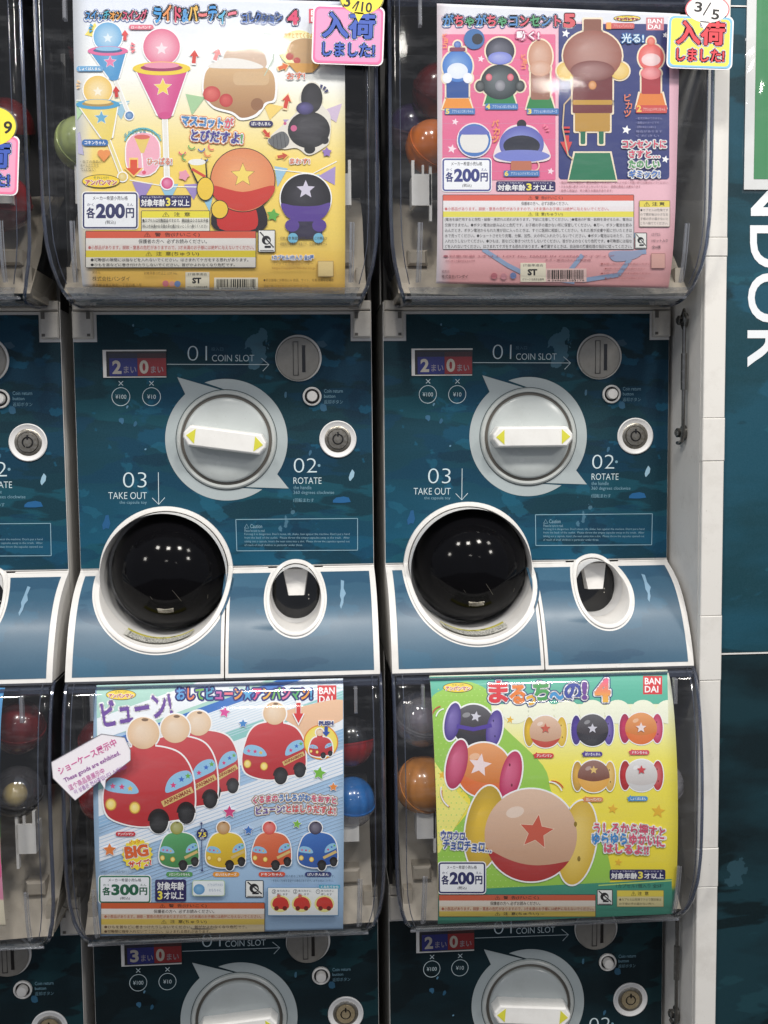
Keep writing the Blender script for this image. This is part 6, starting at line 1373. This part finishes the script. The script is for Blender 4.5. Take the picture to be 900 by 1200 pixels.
# ------------------------------------------------------------------ capsules behind the covers
def shell_mat(name, col, rough=0.12, alpha=0.25):
    return clear_mat(name, tint=tuple(0.3+0.7*c for c in col), gloss_min=0.05, rough=rough, body=1-alpha, body_col=col)
def solid(name, col): return mat(name, col, 0.22, wear=0.12, scale=45, coat=0.5, bump=0.2)
CM = {'film': clear_mat('crinkled_film', (0.92, 0.92, 0.94), 0.08, 0.10, body=0.07, body_col=(0.6, 0.58, 0.62), scratch=0.12), 'green': solid('pale_green_capsule', (0.42, 0.50, 0.20)), 'orange': solid('orange_capsule', (0.62, 0.16, 0.02)), 'red': solid('red_capsule', (0.30, 0.015, 0.02)), 'dkred': solid('dark_red_capsule', (0.12, 0.01, 0.012)),
      'blue': solid('blue_capsule', (0.03, 0.17, 0.50)), 'purple': solid('purple_capsule', (0.05, 0.03, 0.10)), 'amber': solid('amber_capsule', (0.55, 0.22, 0.05)), 'black': solid('black_capsule', (0.01, 0.01, 0.012)),
      'yellow': solid('yellow_toy', (0.62, 0.48, 0.16)), 'clear': clear_mat('clear_shell', (0.9, 0.9, 0.92), 0.10, 0.08, body=0.22, body_col=(0.6, 0.58, 0.62), scratch=0.25), 'mauve': solid('mauve_capsule', (0.16, 0.10, 0.14))}
def capsule(pxy, y, r, top, bottom, label, toy=None, ang=0.4):
    c = px(*pxy, y); k_ = math.floor(c[0]/PITCH); c[0] = PITCH*k_+min(max(c[0]-PITCH*k_, r+5.5), 291-r-4.5); t = empty('toy_capsule', (c[0], c[1], c[2]), label, 'capsule', 'toy capsules inside the clear tanks')
    n, k = 36, 12
    def half(sg, rr_):
        b = MB(); rings = []
        for i in range(k+1):
            a = math.pi/2*i/k; rings.append((rr_*math.cos(a)*0.9999+0.004, sg*(rr_*math.sin(a)+ (0.4 if i == 0 else 0.4))))
        vs = []
        rings = [(rr_+0.9, sg*0.1), (rr_+0.9, sg*1.6)]+[(q[0], q[1]+sg*1.2) for q in rings]
        for q, h in rings:
            for i in range(n): a = 2*math.pi*i/n; vs.append((q*math.cos(a), q*math.sin(a), h))
        R_ = Matrix.Rotation(ang, 3, 'X') @ Matrix.Rotation(0.5*ang, 3, 'Y'); vs = [tuple(R_ @ Vector(v)) for v in vs]
        b.add(vs, [(j*n+i, j*n+(i+1) % n, (j+1)*n+(i+1) % n, (j+1)*n+i) for j in range(len(rings)-1) for i in range(n)]); return b
    half(1, r).obj('upper_shell', CM[top], t, True); half(-1, r).obj('lower_shell', CM[bottom], t, True)
    if toy:
        b = MB(); q = r*0.5; b.rev(0, 0, [(max(0.01, q*math.sin(math.pi*i/10)), -q*math.cos(math.pi*i/10)-r*0.3) for i in range(11)], 20); b.obj('toy_inside', CM[toy], t, True)
capsule((72, 168), -62, 23, 'green', 'green', 'pale green round capsule at the left of the upper middle tank', ang=1.2)
capsule((112, 60), -50, 23, 'black', 'dkred', 'dark capsule hidden behind the upper part of the yellow toy sheet')
capsule((505, 172), -60, 23, 'orange', 'orange', 'orange capsule resting on the white guide in the upper right tank', ang=1.0)
capsule((515, 108), -52, 25, 'dkred', 'dkred', 'dark red capsule above the orange capsule in the upper right tank', ang=0.6)
capsule((482, 152), -25, 22, 'purple', 'mauve', 'dull purple capsule behind the orange capsule in the upper right tank')
capsule((22, 150), -58, 24, 'dkred', 'black', 'dark red capsule in the upper tank at the left edge beside the pink notice')
capsule((5, 238), -45, 24, 'red', 'dkred', 'red capsule low in the upper tank at the left edge')
capsule((92, 935), -52, 21, 'red', 'red', 'red capsule below the white tag at the left of the lower middle tank')
capsule((411, 940), -58, 23, 'blue', 'clear', 'blue and clear capsule at the right of the lower middle tank', ang=0.25)
capsule((410, 868), -52, 23, 'black', 'red', 'black and red capsule above the blue capsule in the lower middle tank', ang=-0.2)
capsule((90, 870), -48, 22, 'dkred', 'dkred', 'dark red capsule behind the white tag in the lower middle tank')
capsule((486, 842), -56, 26, 'clear', 'clear', 'clear capsule with a mauve toy at the upper left of the lower right tank', toy='mauve')
capsule((493, 920), -58, 27, 'amber', 'amber', 'amber orange capsule with gold shine at the left of the lower right tank', ang=0.9)
capsule((786, 918), -60, 21, 'clear', 'clear', 'empty clear capsule peeping out right of the green and yellow toy sheet')
capsule((22, 852), -52, 24, 'dkred', 'dkred', 'dark red capsule at the top of the lower tank at the left edge')
capsule((20, 928), -58, 23, 'film', 'black', 'black capsule with a pale yellow ball inside at the left edge of the picture', toy='yellow')
bpy.data.objects.remove(_to); bpy.data.curves.remove(_tc)
